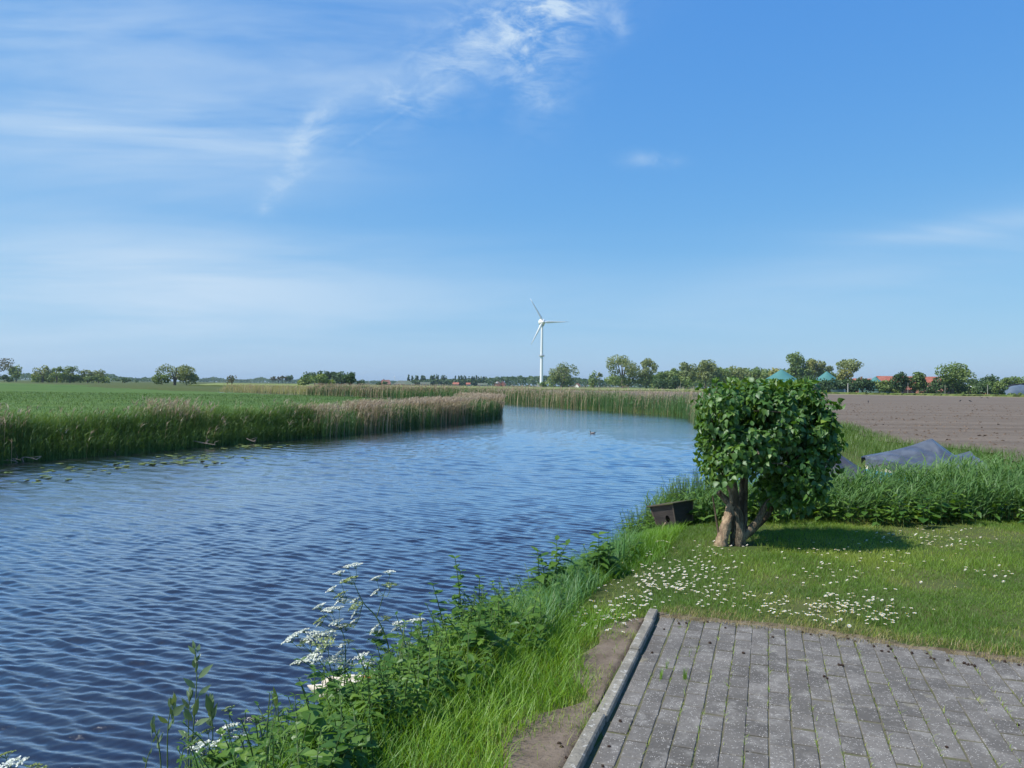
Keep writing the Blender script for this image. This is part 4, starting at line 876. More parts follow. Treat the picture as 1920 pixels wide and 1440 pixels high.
# ------------------------------------------------------------------ covered boats in the inlet
M_TARP = surf_mat('blue_grey_tarpaulin', (0.055, 0.065, 0.086), .28, (0.095, 0.112, 0.140), 3, .5, bump=.15, bscale=9, bdist=.03); M_TARP2 = surf_mat('dark_grey_cover', (0.045, 0.046, 0.058), .42, (0.06, 0.06, 0.072), 3, .4, bump=.15, bscale=9)
M_HULL = surf_mat('cream_hull', (0.62, 0.60, 0.48), .35, (0.55, 0.52, 0.40), 4, .5); M_TEAL = surf_mat('teal_stripe', (0.06, 0.24, 0.36), .35, spec=.5)
def boat(name, label, loc, rz, L, B, hh, tarp, ridge, stripe=True):
    T = thing(name, label, 'boat', loc, rz); mb = MB(); ns = 20
    def half(u): return B / 2 * (1 - max(0, (u - .55) / .45) ** 2.4) ** .6 if u < 1 else .01
    rows = []
    for i in range(ns + 1):
        u = i / ns; b_ = half(u); x_ = (u - .5) * L; sh = hh * (1 + .22 * u * u)
        rows.append([(x_, -b_, sh), (x_, -b_ * .97, sh * .72), (x_, -b_ * .93, sh * .45), (x_, -b_ * .75, 0), (x_, 0, -.14), (x_, b_ * .75, 0), (x_, b_ * .93, sh * .45), (x_, b_ * .97, sh * .72), (x_, b_, sh)])
    V = np.array(rows).reshape(-1, 3); Fc = []; St = []
    for i in range(ns):
        for j in range(8):
            q = (i * 9 + j, i * 9 + j + 1, (i + 1) * 9 + j + 1, (i + 1) * 9 + j)
            (St if stripe and j in (1, 6) else Fc).append(q)
    Fc.append(tuple(range(8, -1, -1))); mb.add(V, Fc, .5, 0)
    if St: mb.F.append(np.array(St)); mb.Mi.append(1)
    link('hull', mb.mesh('hull', [M_HULL, M_TEAL], True), T)
    mb = MB(); nu_, nv_ = 64, 44; V = []
    for i in range(nu_ + 1):
        u = i / nu_; b_ = half(min(u, .995)) + .05; x_ = (u - .5) * (L + .08); sh = hh * (1 + .22 * u * u)
        for j in range(nv_ + 1):
            w_ = -1 + 2 * j / nv_; a_ = abs(w_); V.append((x_, w_ * b_, ridge(u, w_, sh) if a_ < .999 else sh - .10 - .05 * math.sin(u * 40)))
    V = np.array(V); ii = (np.arange(nu_)[:, None] * (nv_ + 1) + np.arange(nv_)[None]).ravel()
    mb.add(V, [np.stack([ii, ii + nv_ + 1, ii + nv_ + 2, ii + 1], 1)], .5, 0); link('cover', mb.mesh('cover', [tarp], False), T)
    return T
def tent(line, slump):
    us, zs_ = [q[0] for q in line], [q[1] for q in line]
    def f(u, w, sh):
        r = np.interp(u, us, zs_); a = abs(w); tri = abs(((u * 4.3 + w * 1.3) % 1) - .5) * 2
        return sh + r * (1 - a) ** slump + .07 * (tri - .5) * (a * (1 - a) * 4) + .02 * (1 - a)
    return f
p = at(1725, 868, 15.6)
boat('covered_boat', 'moored boat under a peaked blue grey tarpaulin behind the reeds', (p[0], p[1], WZ), math.radians(176), 2.15, 1.3, .66, M_TARP,
     tent([(0, .06), (.06, .30), (.20, .20), (.40, .52), (.58, .34), (.78, .17), (1, .0)], .85))
p = at(1527, 872, 14.2)
boat('moored_boat', 'low boat under a flat dark grey cover, right behind the lilac tree', (p[0], p[1], WZ), math.radians(160), 1.6, 1.15, .62, M_TARP2, tent([(0, .1), (.3, .42), (.7, .62), (1, .3)], .8), False)

# ------------------------------------------------------------------ flowers and small things on the lawn and paving
M_PETAL = surf_mat('daisy_petal', (0.80, 0.80, 0.78), .6); M_DISC = surf_mat('daisy_disc', (0.65, 0.42, 0.03), .7)
def daisy_mesh(k):
    mb = MB(); h = .034 + .014 * rng.random(); r = .0100 + .0036 * rng.random(); tx, ty = rng.normal(size=2) * .22
    tube(mb, [(0, 0, -.01), (tx * .006, ty * .006, h * .6), (tx * .012, ty * .012, h)], .0012, 4, .5, 2, False)
    m = 14; a = np.linspace(0, 2 * np.pi, m, endpoint=False) + .1; V = [(tx * .012, ty * .012, h + .001)]
    for q in a:
        rr_ = r * (.9 + .2 * rng.random())
        for da, f in ((-.10, .5), (-.16, .92), (0, 1.0), (.16, .92), (.10, .5)):
            V.append((tx * .012 + rr_ * f * math.cos(q + da), ty * .012 + rr_ * f * math.sin(q + da), h + .003 * f + rr_ * f * (tx * math.cos(q) + ty * math.sin(q))))
    mb.add(V, [(0, 1 + 5 * i, 2 + 5 * i, 3 + 5 * i, 4 + 5 * i, 5 + 5 * i) for i in range(m)], .5, 0)
    ellipsoid(mb, (tx * .012, ty * .012, h + .002), (r * .34, r * .34, .003), 7, 4, .5, 1)
    return mb.mesh('daisy', [M_PETAL, M_DISC, M_STEM])
dmeshes = [daisy_mesh(k) for k in range(8)]
patches = [((1120, 1160), (42, 11), 62, 'kerb'), ((1165, 1140), (30, 12), 26, 'kerb'), ((1250, 1088), (48, 14), 120, 'mid'), ((1320, 1062), (46, 15), 60, 'mid'), ((1300, 1112), (60, 12), 34, 'mid'), ((1350, 1130), (40, 8), 14, 'mid'),
           ((1480, 1148), (48, 14), 62, 'paving'), ((1575, 1133), (22, 9), 26, 'paving'), ((1600, 1155), (40, 12), 44, 'paving'), ((1650, 1150), (26, 10), 26, 'paving'), ((1560, 1085), (30, 10), 22, 'paving'),
           ((1658, 1008), (18, 4), 15, 'far'), ((1730, 1003), (20, 6), 20, 'far'), ((1780, 1016), (32, 7), 34, 'far'), ((1615, 1040), (60, 12), 30, 'far'), ((1850, 1070), (32, 10), 13, 'far'), ((1270, 1035), (40, 6), 10, 'mid'), ((1345, 1033), (30, 5), 9, 'mid'), ((1640, 1080), (150, 40), 34, 'far')]
DLAB = {'kerb': ('small white daisy in the patch beside the end of the kerb', 'daisies beside the end of the kerb'), 'mid': ('small white daisy in the dense patch between kerb and tree', 'daisies in the dense patch before the tree'),
        'paving': ('small white daisy in the drift along the edge of the paving', 'daisies along the edge of the paving'), 'far': ('small white daisy scattered over the open lawn near the reeds', 'daisies scattered over the open lawn')}
DP = []
for (c0, sd, m, zone) in patches:
    for k in range(int(m * 1.15)):
        px, py = c0[0] + rng.normal() * sd[0] * 1.25, c0[1] + rng.normal() * sd[1] * 1.25; p = on_z(px, py, .02); s_, t_ = to_k(p[0], p[1])
        if (s_ > -.1 and t_ < edge_t(s_) + .06) or p[1] > 9.6 or p[0] < crest_x(p[1]) - .05: continue
        DP.append((p[0], p[1], zone))
DP.sort(key=lambda q: math.hypot(q[0], q[1])); zs = gz(np.array([q[0] for q in DP]), np.array([q[1] for q in DP]))
for i, (x, y, zone) in enumerate(DP[:300]):
    o = link('daisy', dmeshes[i % 8], None, (x, y, float(zs[i]))); o.rotation_euler = (0, 0, rng.random() * 6.28); o.scale = (0.85 + .3 * rng.random(),) * 3
    tag(o, DLAB[zone][0], 'daisy', DLAB[zone][1])
mb = MB()
for i, (x, y, zone) in enumerate(DP[300:]):
    me = dmeshes[i % 8]
    co = np.empty(len(me.vertices) * 3, np.float32); me.vertices.foreach_get('co', co); co = co.reshape(-1, 3) + np.array((x, y, float(zs[300 + i])))
    b0 = mb.n; mb.V.append(co); mb.R.append(np.full(len(co), .5)); mb.n += len(co)
    for f in me.polygons: mb.F.append(np.array([f.vertices[:]]) + b0); mb.Mi.append(f.material_index)
tag(mb.obj('lawn_daisies', [M_PETAL, M_DISC, M_STEM]), 'the farthest white daisies strewn over the back of the lawn', 'daisies', kind='stuff')

M_CONE = surf_mat('dark_cone', (0.035, 0.022, 0.016), .85, (0.06, 0.04, 0.03), 60, .2)
def cone_mesh():
    mb = MB(); ellipsoid(mb, (0, 0, .008), (.017, .011, .010), 9, 6, .5, 0, None, lambda V: V * (1 + .25 * (rng.random((len(V), 1)) - .3)))
    for k in range(14):
        a, xq = rng.random() * 6.28, rng.random() * .026 - .013; r_ = .010 * math.sqrt(max(.1, 1 - (xq / .017) ** 2)); d = np.array((.004, math.cos(a) * .006, math.sin(a) * .006))
        c_ = np.array((xq, math.cos(a) * r_, .008 + math.sin(a) * r_)); w_ = np.array((0, -math.sin(a), math.cos(a))) * .004; mb.add([c_ - w_, c_ + w_, c_ + w_ * .5 + d, c_ - w_ * .5 + d], [(0, 1, 2, 3)], .5, 0)
    return mb.mesh('alder_cone', [M_CONE])
cms = [cone_mesh() for k in range(4)]
cpx = [(1273, 1170), (1287, 1169), (1326, 1167), (1320, 1168), (1245, 1180), (1449, 1195), (1360, 1178), (1394, 1225), (1331, 1206), (1223, 1224)]
cpx += [(1540, 1191), (1563, 1192), (1588, 1193), (1590, 1198), (1604, 1203), (1627, 1202), (1639, 1212), (1653, 1221), (1666, 1222), (1679, 1234), (1573, 1247), (1579, 1248), (1545, 1269), (1551, 1272), (1665, 1212), (1670, 1217), (1710, 1225), (1738, 1226), (1745, 1234), (1752, 1236), (1777, 1239), (1808, 1244), (1815, 1247), (1822, 1247), (1828, 1249), (1850, 1238), (1884, 1241), (1910, 1247), (1909, 1359), (1775, 1401), (1520, 1190), (1505, 1186)]
cpx += [(1048, 1404), (1053, 1410), (1062, 1430), (1142, 1400), (1163, 1353), (1130, 1437)]
for i, q in enumerate(cpx):
    p = on_z(q[0], q[1], .004); s_, t_ = to_k(p[0], p[1]); z = max(.002, float(gz(p[0], p[1]))) if s_ > 0 else float(gz(p[0], p[1])) + .014
    o = link('alder_cone', cms[i % 4], None, (p[0], p[1], z)); o.rotation_euler = (0, 0, rng.random() * 6.28); o.scale = (.42 + .25 * rng.random(),) * 3
    if s_ < 0: tag(o, 'small dark cone lying on the bare soil left of the kerb', 'cone', 'dark cones on the bare soil')
    elif i < 10: tag(o, 'small dark cone on the paving near the end of the kerb', 'cone', 'dark cones near the kerb end')
    else: tag(o, 'small dark cone lying along the lawn edge of the grey paving', 'cone', 'dark cones along the lawn edge of the paving')
# weeds in the joints: the two tall tufts are things, the rest is a haze of moss and seedlings
def tuft(px, py, n, h, L, W_, label, bright=True):
    p = on_z(px, py, 0); pts = []; 
    for k in range(n): a_, b_ = rng.normal() * L, rng.normal() * W_; pts.append((KD[0] * a_ + KP[0] * b_, KD[1] * a_ + KP[1] * b_, 0))
    V, Fc, R = blades(np.array(pts), h * (.5 + .6 * rng.random(n)), .0035, rng.random(n) * 6.28, .1 + .35 * rng.random(n), 3, rnd=rng.random(n))
    tag(link('grass_tuft', mesh_np('grass_tuft', V, Fc, R, None, [M_LONG]), None, (p[0], p[1], -.012)), label, 'grass tuft', 'grass tufts in the paving joints')
tuft(1284, 1272, 46, .075, .018, .005, 'thick upright grass tuft in a joint, second paver row from the kerb')
tuft(1240, 1272, 34, .070, .030, .004, 'tall grass tuft growing in the joint nearest the kerb')
tuft(1251, 1250, 30, .045, .045, .004, 'low yellowish grass tuft in the joint behind the tallest tuft')
tuft(1294, 1226, 18, .035, .030, .004, 'little weed tuft in a joint near the end of the kerb')
tuft(1274, 1176, 20, .030, .020, .004, 'small weed tuft at the far edge of the paving beside the kerb')
n = 7000; i_ = rng.integers(1, 34, n); s_ = .012 + i_ * pw + .0018 * np.sin(i_ * 1.7) + rng.normal(size=n) * .0035; t_ = -4.6 * rng.random(n)
k = (fbm(s_ * 31, t_ * 3.2, 2, 95) > .49 - .07 * (s_ < .6)) & (t_ < edge_t(s_)); s_, t_ = s_[k], t_[k]; X, Y = from_k(s_, t_); n = len(X)
V, Fc, R = blades(np.stack([X, Y, np.full(n, -.003)], 1), .010 + .020 * rng.random(n), .005, rng.random(n) * 6.28, .5 + .9 * rng.random(n), 2, rnd=.55 + .45 * rng.random(n))
tag(link('joint_weeds', mesh_np('joint_weeds', V, Fc, R, None, [M_LAWN])), 'moss and tiny weeds in the joints of the grey paving', 'weeds', kind='stuff')
p = on_z(1246, 1018, .02); mb = MB(); limb(mb, [(-.09, .0, .02), (-.02, .01, .03), (.06, -.02, .015)], [.006, .008, .004], 6); tag(mb.obj('fallen_stick', [surf_mat('pale_stick', (0.45, 0.40, 0.30), .9)], None, True, (p[0], p[1], float(gz(p[0], p[1])) + .01)), 'pale short stick lying in the grass in front of the duck house', 'stick')

# ------------------------------------------------------------------ cow parsley, willow shoots, tall herbs on the near bank
def umbel_geo(mb, c, r, nrm, mi, green=False):
    nrm = np.asarray(nrm, float); nrm /= np.linalg.norm(nrm); a = np.cross(nrm, (.3, .9, .1)); a /= np.linalg.norm(a); b = np.cross(nrm, a); c = np.asarray(c, float)
    root = c - nrm * r * .75; m = 9
    for k in range(m):
        th = k * 2.39996; rr_ = r * math.sqrt((k + .5) / m); q = c + a * rr_ * math.cos(th) + b * rr_ * math.sin(th) - nrm * (rr_ / r) ** 2 * r * .22
        tube(mb, [root, (root + q) / 2 + nrm * r * .05, q], .0011, 3, .6, 1, False)
        nf_ = 13; pts = q + (a[None] * rng.normal(size=(nf_, 1)) + b[None] * rng.normal(size=(nf_, 1))) * r * .155 + nrm * rng.random((nf_, 1)) * r * .10
        V, Fc, R = place(QUAD[0] - (.5, 0, 0), QUAD[1], pts, unit(nf_), nrm + .5 * unit(nf_), r * (.15 + .07 * rng.random(nf_)), None); mb.add(V, Fc, R, mi)
def parsley(name, label, root, nodes, stems, umbels, leaves=5):
    """nodes: named world points; stems: lists of node names; umbels: (node or px,py,depth, radius, green)"""
    T = thing(name, label, 'wildflower', root, group='flowering cow parsley on the near bank'); ro = np.array(root); mb = MB()
    for names, r0, r1 in stems:
        p = smooth_path([np.asarray(nodes[q]) - ro for q in names], 4); tube(mb, p, np.linspace(r0, r1, len(p)), 5, rng.random(), 0, False)
    link('stem', mb.mesh('stem', [M_STEM], True), T)
    for (px, py, d, r, grn, parent) in umbels:
        c = at(px, py, d) - ro; pn = np.asarray(nodes[parent]) - ro; mb = MB(); nrm = (c - pn) / (np.linalg.norm(c - pn) + 1e-6) * .55 + np.array((-.15, 0, .9)) + rng.normal(size=3) * .12
        r *= 1.15; umbel_geo(mb, c, r, nrm, 0, grn); nn = nrm / np.linalg.norm(nrm)
        tube(mb, smooth_path([pn, pn * .45 + (c - nn * r * .75) * .55 + rng.normal(size=3) * .006 + (0, 0, -.01), c - nn * r * .75], 3), [.0019, .0017, .0016, .0015, .0014, .0013, .0012], 4, .5, 1, False)
        o = link('flower_head', mb.mesh('flower_head', [M_GREENBUD if grn else M_FLORET, M_STEM]), T)
        if grn: o['label'] = 'greenish faded flower head'
    mb = MB(); names = stems[0][0]
    for k in range(leaves):                                                      # ferny leaves low on the stem
        f = rng.random() * .5; p = smooth_path([np.asarray(nodes[q]) - ro for q in names], 4); b0 = p[int(f * (len(p) - 1))]; a_ = rng.random() * 6.28; d = np.array((math.cos(a_), math.sin(a_), .35))
        L = .10 + .07 * rng.random()
        for j in range(9):
            q = b0 + d * L * (j + 1) / 9 - np.array((0, 0, .04)) * ((j + 1) / 9) ** 2
            for s_ in (-1, 1):
                sd = np.array((-d[1], d[0], 0)) * s_ + d * .5; V, Fc, R = place(LANCE[0], LANCE[1], [q], np.array([sd]), np.array([(0, 0, 1.0)]) + rng.normal(size=3) * .3, L * .38 * (1.1 - j / 9), None, 1.6); mb.add(V, Fc, R, 0)
    if leaves: link('leaves', mb.mesh('leaves', [M_HERB]), T)
    return T
def G(px, py, d): q = at(px, py, d); return q
d = 4.6; r0 = at(748, 1262, d); r0 = np.array((r0[0], r0[1], float(gz(r0[0], r0[1]))))
nd = {'r': r0, 'a': at(727, 1208, d), 'b': at(706, 1158, d), 'c': at(681, 1130, d), 'e': at(664, 1094, d), 'f': at(719, 1116, d), 'g': at(650, 1121, d), 'h': at(720, 1175, d)}
parsley('cow_parsley', 'tallest cow parsley, its stem leaning left out over the river', r0, nd, [(['r', 'a', 'b', 'c', 'e'], .0055, .0022), (['b', 'f'], .003, .002), (['c', 'g'], .0028, .0016)],
        [(667, 1057, d, .034, 0, 'e'), (652, 1061, d - .1, .022, 0, 'e'), (656, 1084, d, .042, 1, 'e'), (648, 1087, d + .1, .026, 0, 'e'), (637, 1072, d, .030, 0, 'g'), (621, 1103, d, .028, 0, 'g'), (638, 1113, d, .034, 1, 'g'), (634, 1124, d, .026, 0, 'g'), (646, 1126, d + .1, .026, 0, 'g'),
         (665, 1124, d, .026, 0, 'c'), (667, 1135, d - .1, .030, 1, 'c'), (664, 1148, d, .026, 0, 'c'), (665, 1162, d, .030, 0, 'c'), (658, 1139, d, .022, 1, 'c'),
         (705, 1082, d, .028, 0, 'f'), (731, 1071, d, .028, 0, 'f'), (732, 1095, d, .038, 1, 'f'), (703, 1109, d, .026, 0, 'f'), (701, 1178, d, .036, 0, 'h'), (712, 1183, d, .022, 0, 'h'), (724, 1157, d, .022, 1, 'b')])
d = 4.5; r0 = at(640, 1330, d); r0 = np.array((r0[0], r0[1], float(gz(r0[0], r0[1]))))
nd = {'r': r0, 'a': at(622, 1282, d), 'b': at(604, 1245, d), 'c': at(583, 1222, d), 'e': at(615, 1215, d), 'f': at(648, 1225, d), 'g': at(640, 1180, d), 'h': at(658, 1262, d), 'i': at(662, 1235, d)}
parsley('cow_parsley', 'broad cow parsley with the densest white heads, above the swan', r0, nd, [(['r', 'a', 'b', 'c'], .005, .0025), (['a', 'e'], .0035, .002), (['r', 'f', 'g'], .0045, .002), (['r', 'h', 'i'], .003, .0018)],
        [(543, 1196, d, .040, 0, 'c'), (556, 1187, d, .030, 0, 'c'), (570, 1180, d + .1, .026, 0, 'c'), (567, 1205, d, .030, 1, 'c'), (583, 1196, d, .044, 0, 'c'), (592, 1186, d, .040, 0, 'c'), (558, 1239, d, .034, 0, 'b'), (576, 1231, d, .050, 0, 'b'), (589, 1233, d - .1, .044, 0, 'b'),
         (600, 1212, d, .052, 0, 'e'), (612, 1184, d, .050, 0, 'e'), (622, 1190, d, .028, 0, 'e'), (608, 1205, d - .1, .050, 1, 'e'), (626, 1234, d, .056, 0, 'a'), (640, 1240, d, .040, 0, 'a'), (637, 1222, d, .028, 0, 'f'),
         (600, 1160, d, .034, 1, 'g'), (598, 1169, d, .022, 0, 'g'), (598, 1135, d, .032, 0, 'g'), (621, 1141, d, .034, 0, 'g'), (636, 1138, d, .024, 0, 'g'), (614, 1140, d + .1, .030, 0, 'g'), (630, 1165, d, .034, 0, 'g'), (640, 1172, d, .026, 0, 'g'), (650, 1172, d + .05, .040, 1, 'g'),
         (655, 1200, d, .026, 1, 'f'), (641, 1208, d, .026, 0, 'f'), (652, 1239, d, .020, 0, 'i'), (648, 1250, d, .018, 0, 'i'), (646, 1257, d, .018, 0, 'i'), (663, 1244, d, .022, 0, 'i')], 4)
d = 4.75; r0 = at(780, 1270, d); r0 = np.array((r0[0], r0[1], float(gz(r0[0], r0[1]))))
nd = {'r': r0, 'a': at(765, 1205, d), 'b': at(748, 1180, d), 'c': at(690, 1262, d - .3), 'e': at(775, 1185, d)}
parsley('cow_parsley', 'short cow parsley with a few small heads right of the tallest one', r0, nd, [(['r', 'a', 'b'], .004, .002), (['r', 'c'], .0025, .002), (['a', 'e'], .002, .0015)],
        [(744, 1167, d, .028, 0, 'b'), (752, 1174, d, .026, 0, 'b'), (740, 1178, d, .020, 0, 'b'), (726, 1159, d, .022, 1, 'b'), (776, 1162, d, .034, 0, 'e'), (789, 1160, d, .022, 0, 'e'), (768, 1204, d, .026, 0, 'a'), (752, 1202, d, .022, 0, 'a'), (797, 1214, d, .020, 0, 'a'), (678, 1228, d - .3, .036, 0, 'c'), (690, 1241, d - .3, .040, 0, 'c'), (700, 1250, d - .3, .024, 1, 'c')], 3)
def small_parsley(label, rootpx, d, heads, node):
    r0 = at(rootpx[0], rootpx[1], d); r0 = np.array((r0[0], r0[1], float(gz(r0[0], r0[1])))); nd = {'r': r0, 'a': at(node[0], node[1], d)}
    parsley('cow_parsley', label, r0, nd, [(['r', 'a'], .0042, .0026)], [(px, py, d + dd, r, g, 'a') for px, py, dd, r, g in heads], 3)
small_parsley('cow parsley with one flat white head on a straight stem, between willow shoots', (430, 1460), 3.35, [(427, 1364, 0, .038, 0), (447, 1374, 0, .030, 0), (428, 1327, 0, .022, 1)], (430, 1400))
small_parsley('low cow parsley with a wide white head below the tall willow shoot', (388, 1470), 3.2, [(382, 1397, 0, .044, 0), (365, 1392, .1, .030, 1), (363, 1377, .1, .020, 1), (388, 1368, .1, .022, 1)], (385, 1425))
small_parsley('cow parsley with pale green heads hanging beside the leafy herbs', (410, 1465), 3.3, [(405, 1410, 0, .030, 1), (397, 1418, 0, .022, 1), (484, 1345, .2, .030, 1), (497, 1422, .1, .030, 1), (450, 1436, 0, .024, 0)], (415, 1425))
small_parsley('cow parsley head poking up in the bottom left corner', (12, 1480), 3.05, [(20, 1430, 0, .046, 0), (10, 1412, .1, .026, 1), (70, 1436, 0, .030, 1)], (25, 1462))

def shoot(label, path, d, leaves, top=True, r=.0035):
    P0 = [at(px, py, d) for px, py in path]; root = P0[0].copy(); gzz = float(gz(root[0], root[1])); P0 = [np.array((root[0], root[1], gzz - .02))] + P0; ro = P0[0]
    T = thing('willow_shoot', label, 'willow shoot', ro, group='grey green willow shoots at the water'); mb = MB()
    p = smooth_path([q - ro for q in P0], 4); tube(mb, p, np.linspace(r, r * .45, len(p)), 6, .9, 0, False); link('stem', mb.mesh('stem', [M_STEM], True), T)
    mb = MB()
    for (px, py, tx, ty, *w) in leaves:
        a, b = at(px, py, d) - ro, at(tx, ty, d + rng.normal() * .02) - ro; L = np.linalg.norm(b - a); V, Fc, R = place(WILLOW[0], WILLOW[1], [a], np.array([b - a]), np.array([(rng.normal() * .5, -1, .7)]), L, None, (w[0] if w else 1.4)); mb.add(V, Fc, R, 0)
    tp = p[-1]
    if top:
        for k in range(6):
            d_ = np.array((rng.normal() * .35, rng.normal() * .35, 1)); V, Fc, R = place(WILLOW[0], WILLOW[1], [tp - (0, 0, .02 * k)], np.array([d_]), unit(1) + (0, -1, 0), .035 + .012 * rng.random(), None, 1.5); mb.add(V, Fc, R, 0)
    link('leaves', mb.mesh('leaves', [M_WILLOW], True), T)
d = 3.3
shoot('tallest willow shoot with grey green leaves standing over the water', [(356, 1440), (362, 1372), (367, 1310), (369, 1262), (366, 1218)], d, [(372, 1272, 398, 1245), (366, 1290, 344, 1271), (371, 1305, 396, 1283), (366, 1228, 353, 1209), (369, 1224, 375, 1206), (367, 1250, 365, 1228), (360, 1352, 345, 1328), (363, 1345, 372, 1308, 1.0), (364, 1360, 392, 1346, 1.0)])
shoot('willow shoot with a reddish stem, second from the left', [(314, 1450), (314, 1385), (317, 1345), (325, 1315)], d, [(322, 1342, 345, 1322), (315, 1356, 295, 1343), (319, 1328, 316, 1309), (325, 1322, 328, 1301), (316, 1370, 322, 1350, 1.8)])
shoot('willow shoot with upright silvery leaves right of the tallest one', [(398, 1450), (399, 1375), (397, 1345), (395, 1318)], d, [(397, 1340, 387, 1302), (396, 1336, 397, 1299), (399, 1350, 406, 1317), (399, 1345, 392, 1333), (398, 1362, 383, 1346)])
shoot('leftmost willow shoot with folded narrow leaves', [(302, 1450), (297, 1395), (291, 1372), (286, 1358)], d, [(292, 1375, 283, 1355, .8), (294, 1380, 300, 1366), (298, 1395, 305, 1372, 1.2), (300, 1405, 293, 1392)])
shoot('short willow shoot beside the tallest one, leaves pointing up', [(352, 1450), (353, 1385), (354, 1335), (356, 1300)], d + .1, [(355, 1330, 340, 1309, 1.0), (356, 1315, 362, 1291, 1.0), (355, 1310, 350, 1292, 1.0), (353, 1350, 343, 1335, 1.4), (353, 1380, 333, 1369, 1.6), (354, 1395, 370, 1380, 1.6)])
shoot('bending willow shoot at the edge of the herb thicket', [(495, 1440), (510, 1380), (518, 1335), (519, 1318)], d + .4, [(518, 1330, 510, 1296, 1.0), (519, 1325, 514, 1288, .9), (517, 1345, 532, 1328, .8), (508, 1380, 502, 1362, 1.2)], False)
shoot('tiny willow shoot low at the left end of the thicket', [(272, 1460), (276, 1425), (281, 1410)], d, [(275, 1430, 267, 1419, 1.8), (280, 1415, 285, 1402, 1.2)], False)

def tall_herb(label, px, pytop, pybase, d, nl, L, tmpl=LANCE, lean=(0, 0), whorl=2, ysc=1.0, name='tall_herb', cat='plant', group='tall leafy plants at the water', nst=1):
    b0 = at(px, pybase, d); tp = at(px, pytop, d); z0 = float(gz(b0[0], b0[1])); root = np.array((b0[0], b0[1], z0)); T = thing(name, label, cat, root, group=group); mS, mL = MB(), MB()
    for s_ in range(nst):
        mb = MB(); off = rng.normal(size=3) * .04 * (s_ > 0); off[2] = 0
        herb(mb, off + (0, 0, -.02), (tp[2] - z0) * (1 if s_ == 0 else .6 + .3 * rng.random()), nl, L, lean=lean if s_ == 0 else tuple(rng.normal(size=2) * .08), tmpl=tmpl, whorl=whorl, ysc=ysc, tone=.35 + .2 * rng.random(), stem_w=.005, topfull=1.75, drop=.1)
        mS.add(mb.V[0], [mb.F[0]], mb.R[0], 0); mL.add(mb.V[1], [f - len(mb.V[0]) for f in mb.F[1:]], mb.R[1], 0)
    link('stem', mS.mesh('stem', [M_STEM], True), T); link('leaves', mL.mesh('leaves', [M_HERB], True), T)
tall_herb('tall straight herb with pointed leaves, its tip highest against the water', 1043, 1008, 1100, 6.2, 9, .155, ysc=1.5, nst=2)
tall_herb('herb with drooping pointed leaves, left of the highest pointed one', 1012, 1030, 1098, 6.2, 8, .15, lean=(-.02, 0), ysc=1.5, nst=2)
tall_herb('tall dark herb with pointed leaves against the water, beside the sedge', 1122, 998, 1085, 6.7, 9, .155, nst=2, ysc=1.5)
tall_herb('leafy dark herb clump at the water, right of the tall dark one', 1140, 1022, 1088, 6.75, 8, .15, nst=3, ysc=1.5)
tall_herb('slim herb with pointed leaves, left of the tall dark one', 1088, 1046, 1092, 6.5, 7, .13, lean=(-.08, 0), ysc=1.5)
tall_herb('young round leaved bush shoot, tallest above the grassy bank', 868, 1042, 1160, 5.4, 9, .085, OVAL, ysc=1.25, lean=(-.06, 0), name='bush_shoot', nst=2)
tall_herb('second round leaved bush shoot, leaning towards the water', 838, 1092, 1190, 5.2, 8, .09, OVAL, ysc=1.25, lean=(-.10, 0), name='bush_shoot')
tall_herb('third round leaved bush shoot, short and close to the bank', 898, 1078, 1165, 5.5, 6, .08, OVAL, ysc=1.25, name='bush_shoot', nst=2)
tall_herb('round leaved bush shoot next to the small cow parsley', 800, 1150, 1240, 4.9, 7, .09, OVAL, ysc=1.25, lean=(-.05, 0), name='bush_shoot', nst=2)
tall_herb('broad leaved plant standing just right of the swan', 735, 1215, 1310, 4.6, 7, .10, OVAL, ysc=1.3, lean=(-.03, 0), name='bush_shoot', nst=2)

b0 = at(1162, 1040, 7.1); T = thing('reed_clump', 'small clump of upright reed blades at the water left of the duck house', 'reed', (b0[0], b0[1], float(gz(b0[0], b0[1]))))
for k in range(11):
    V, Fc, R = blades(np.array([[rng.normal() * .05, rng.normal() * .05, -.03]]), at(1162, 968, 7.1)[2] - T.location[2] - .25 * rng.random() ** 2, .024, rng.random() * 6.28, .05 + .22 * rng.random(), 5, droop=.05, twist=rng.normal() * .5, rnd=.4 + .4 * rng.random()); link('blade', mesh_np('blade', V, Fc, R, None, [M_SEDGE]), T)

# ------------------------------------------------------------------ lily pads, drift wood
M_PAD = leaf_mat('lily_leaf', [(0.085, 0.13, 0.04), (0.12, 0.165, 0.055), (0.18, 0.20, 0.08)], .05, .25, .10)
def pad_mesh():
    mb = MB(); m = 18; a = np.linspace(.22, 2 * np.pi - .22, m); r = .11 * (1 + .06 * rng.normal(size=m)); V = [(0.02, 0, .004)] + [(r[i] * math.cos(a[i]), r[i] * math.sin(a[i]) * .9, .006 + .008 * max(0, rng.normal())) for i in range(m)]
    mb.add(V, [(0, i + 1, i + 2) for i in range(m - 1)], rng.random(), 0); return mb.mesh('lily_pad', [M_PAD])
pads = [pad_mesh() for k in range(6)]
groups = [((390, 858), (48, 5), 46, 'larger cluster'), ((340, 868), (40, 4), 26, 'larger cluster'), ((455, 838), (36, 2.2), 34, 'near the far bank grass'), ((110, 884), (45, 5), 20, 'left'), ((240, 872), (30, 4), 14, 'left'), ((60, 905), (50, 6), 8, 'left')]
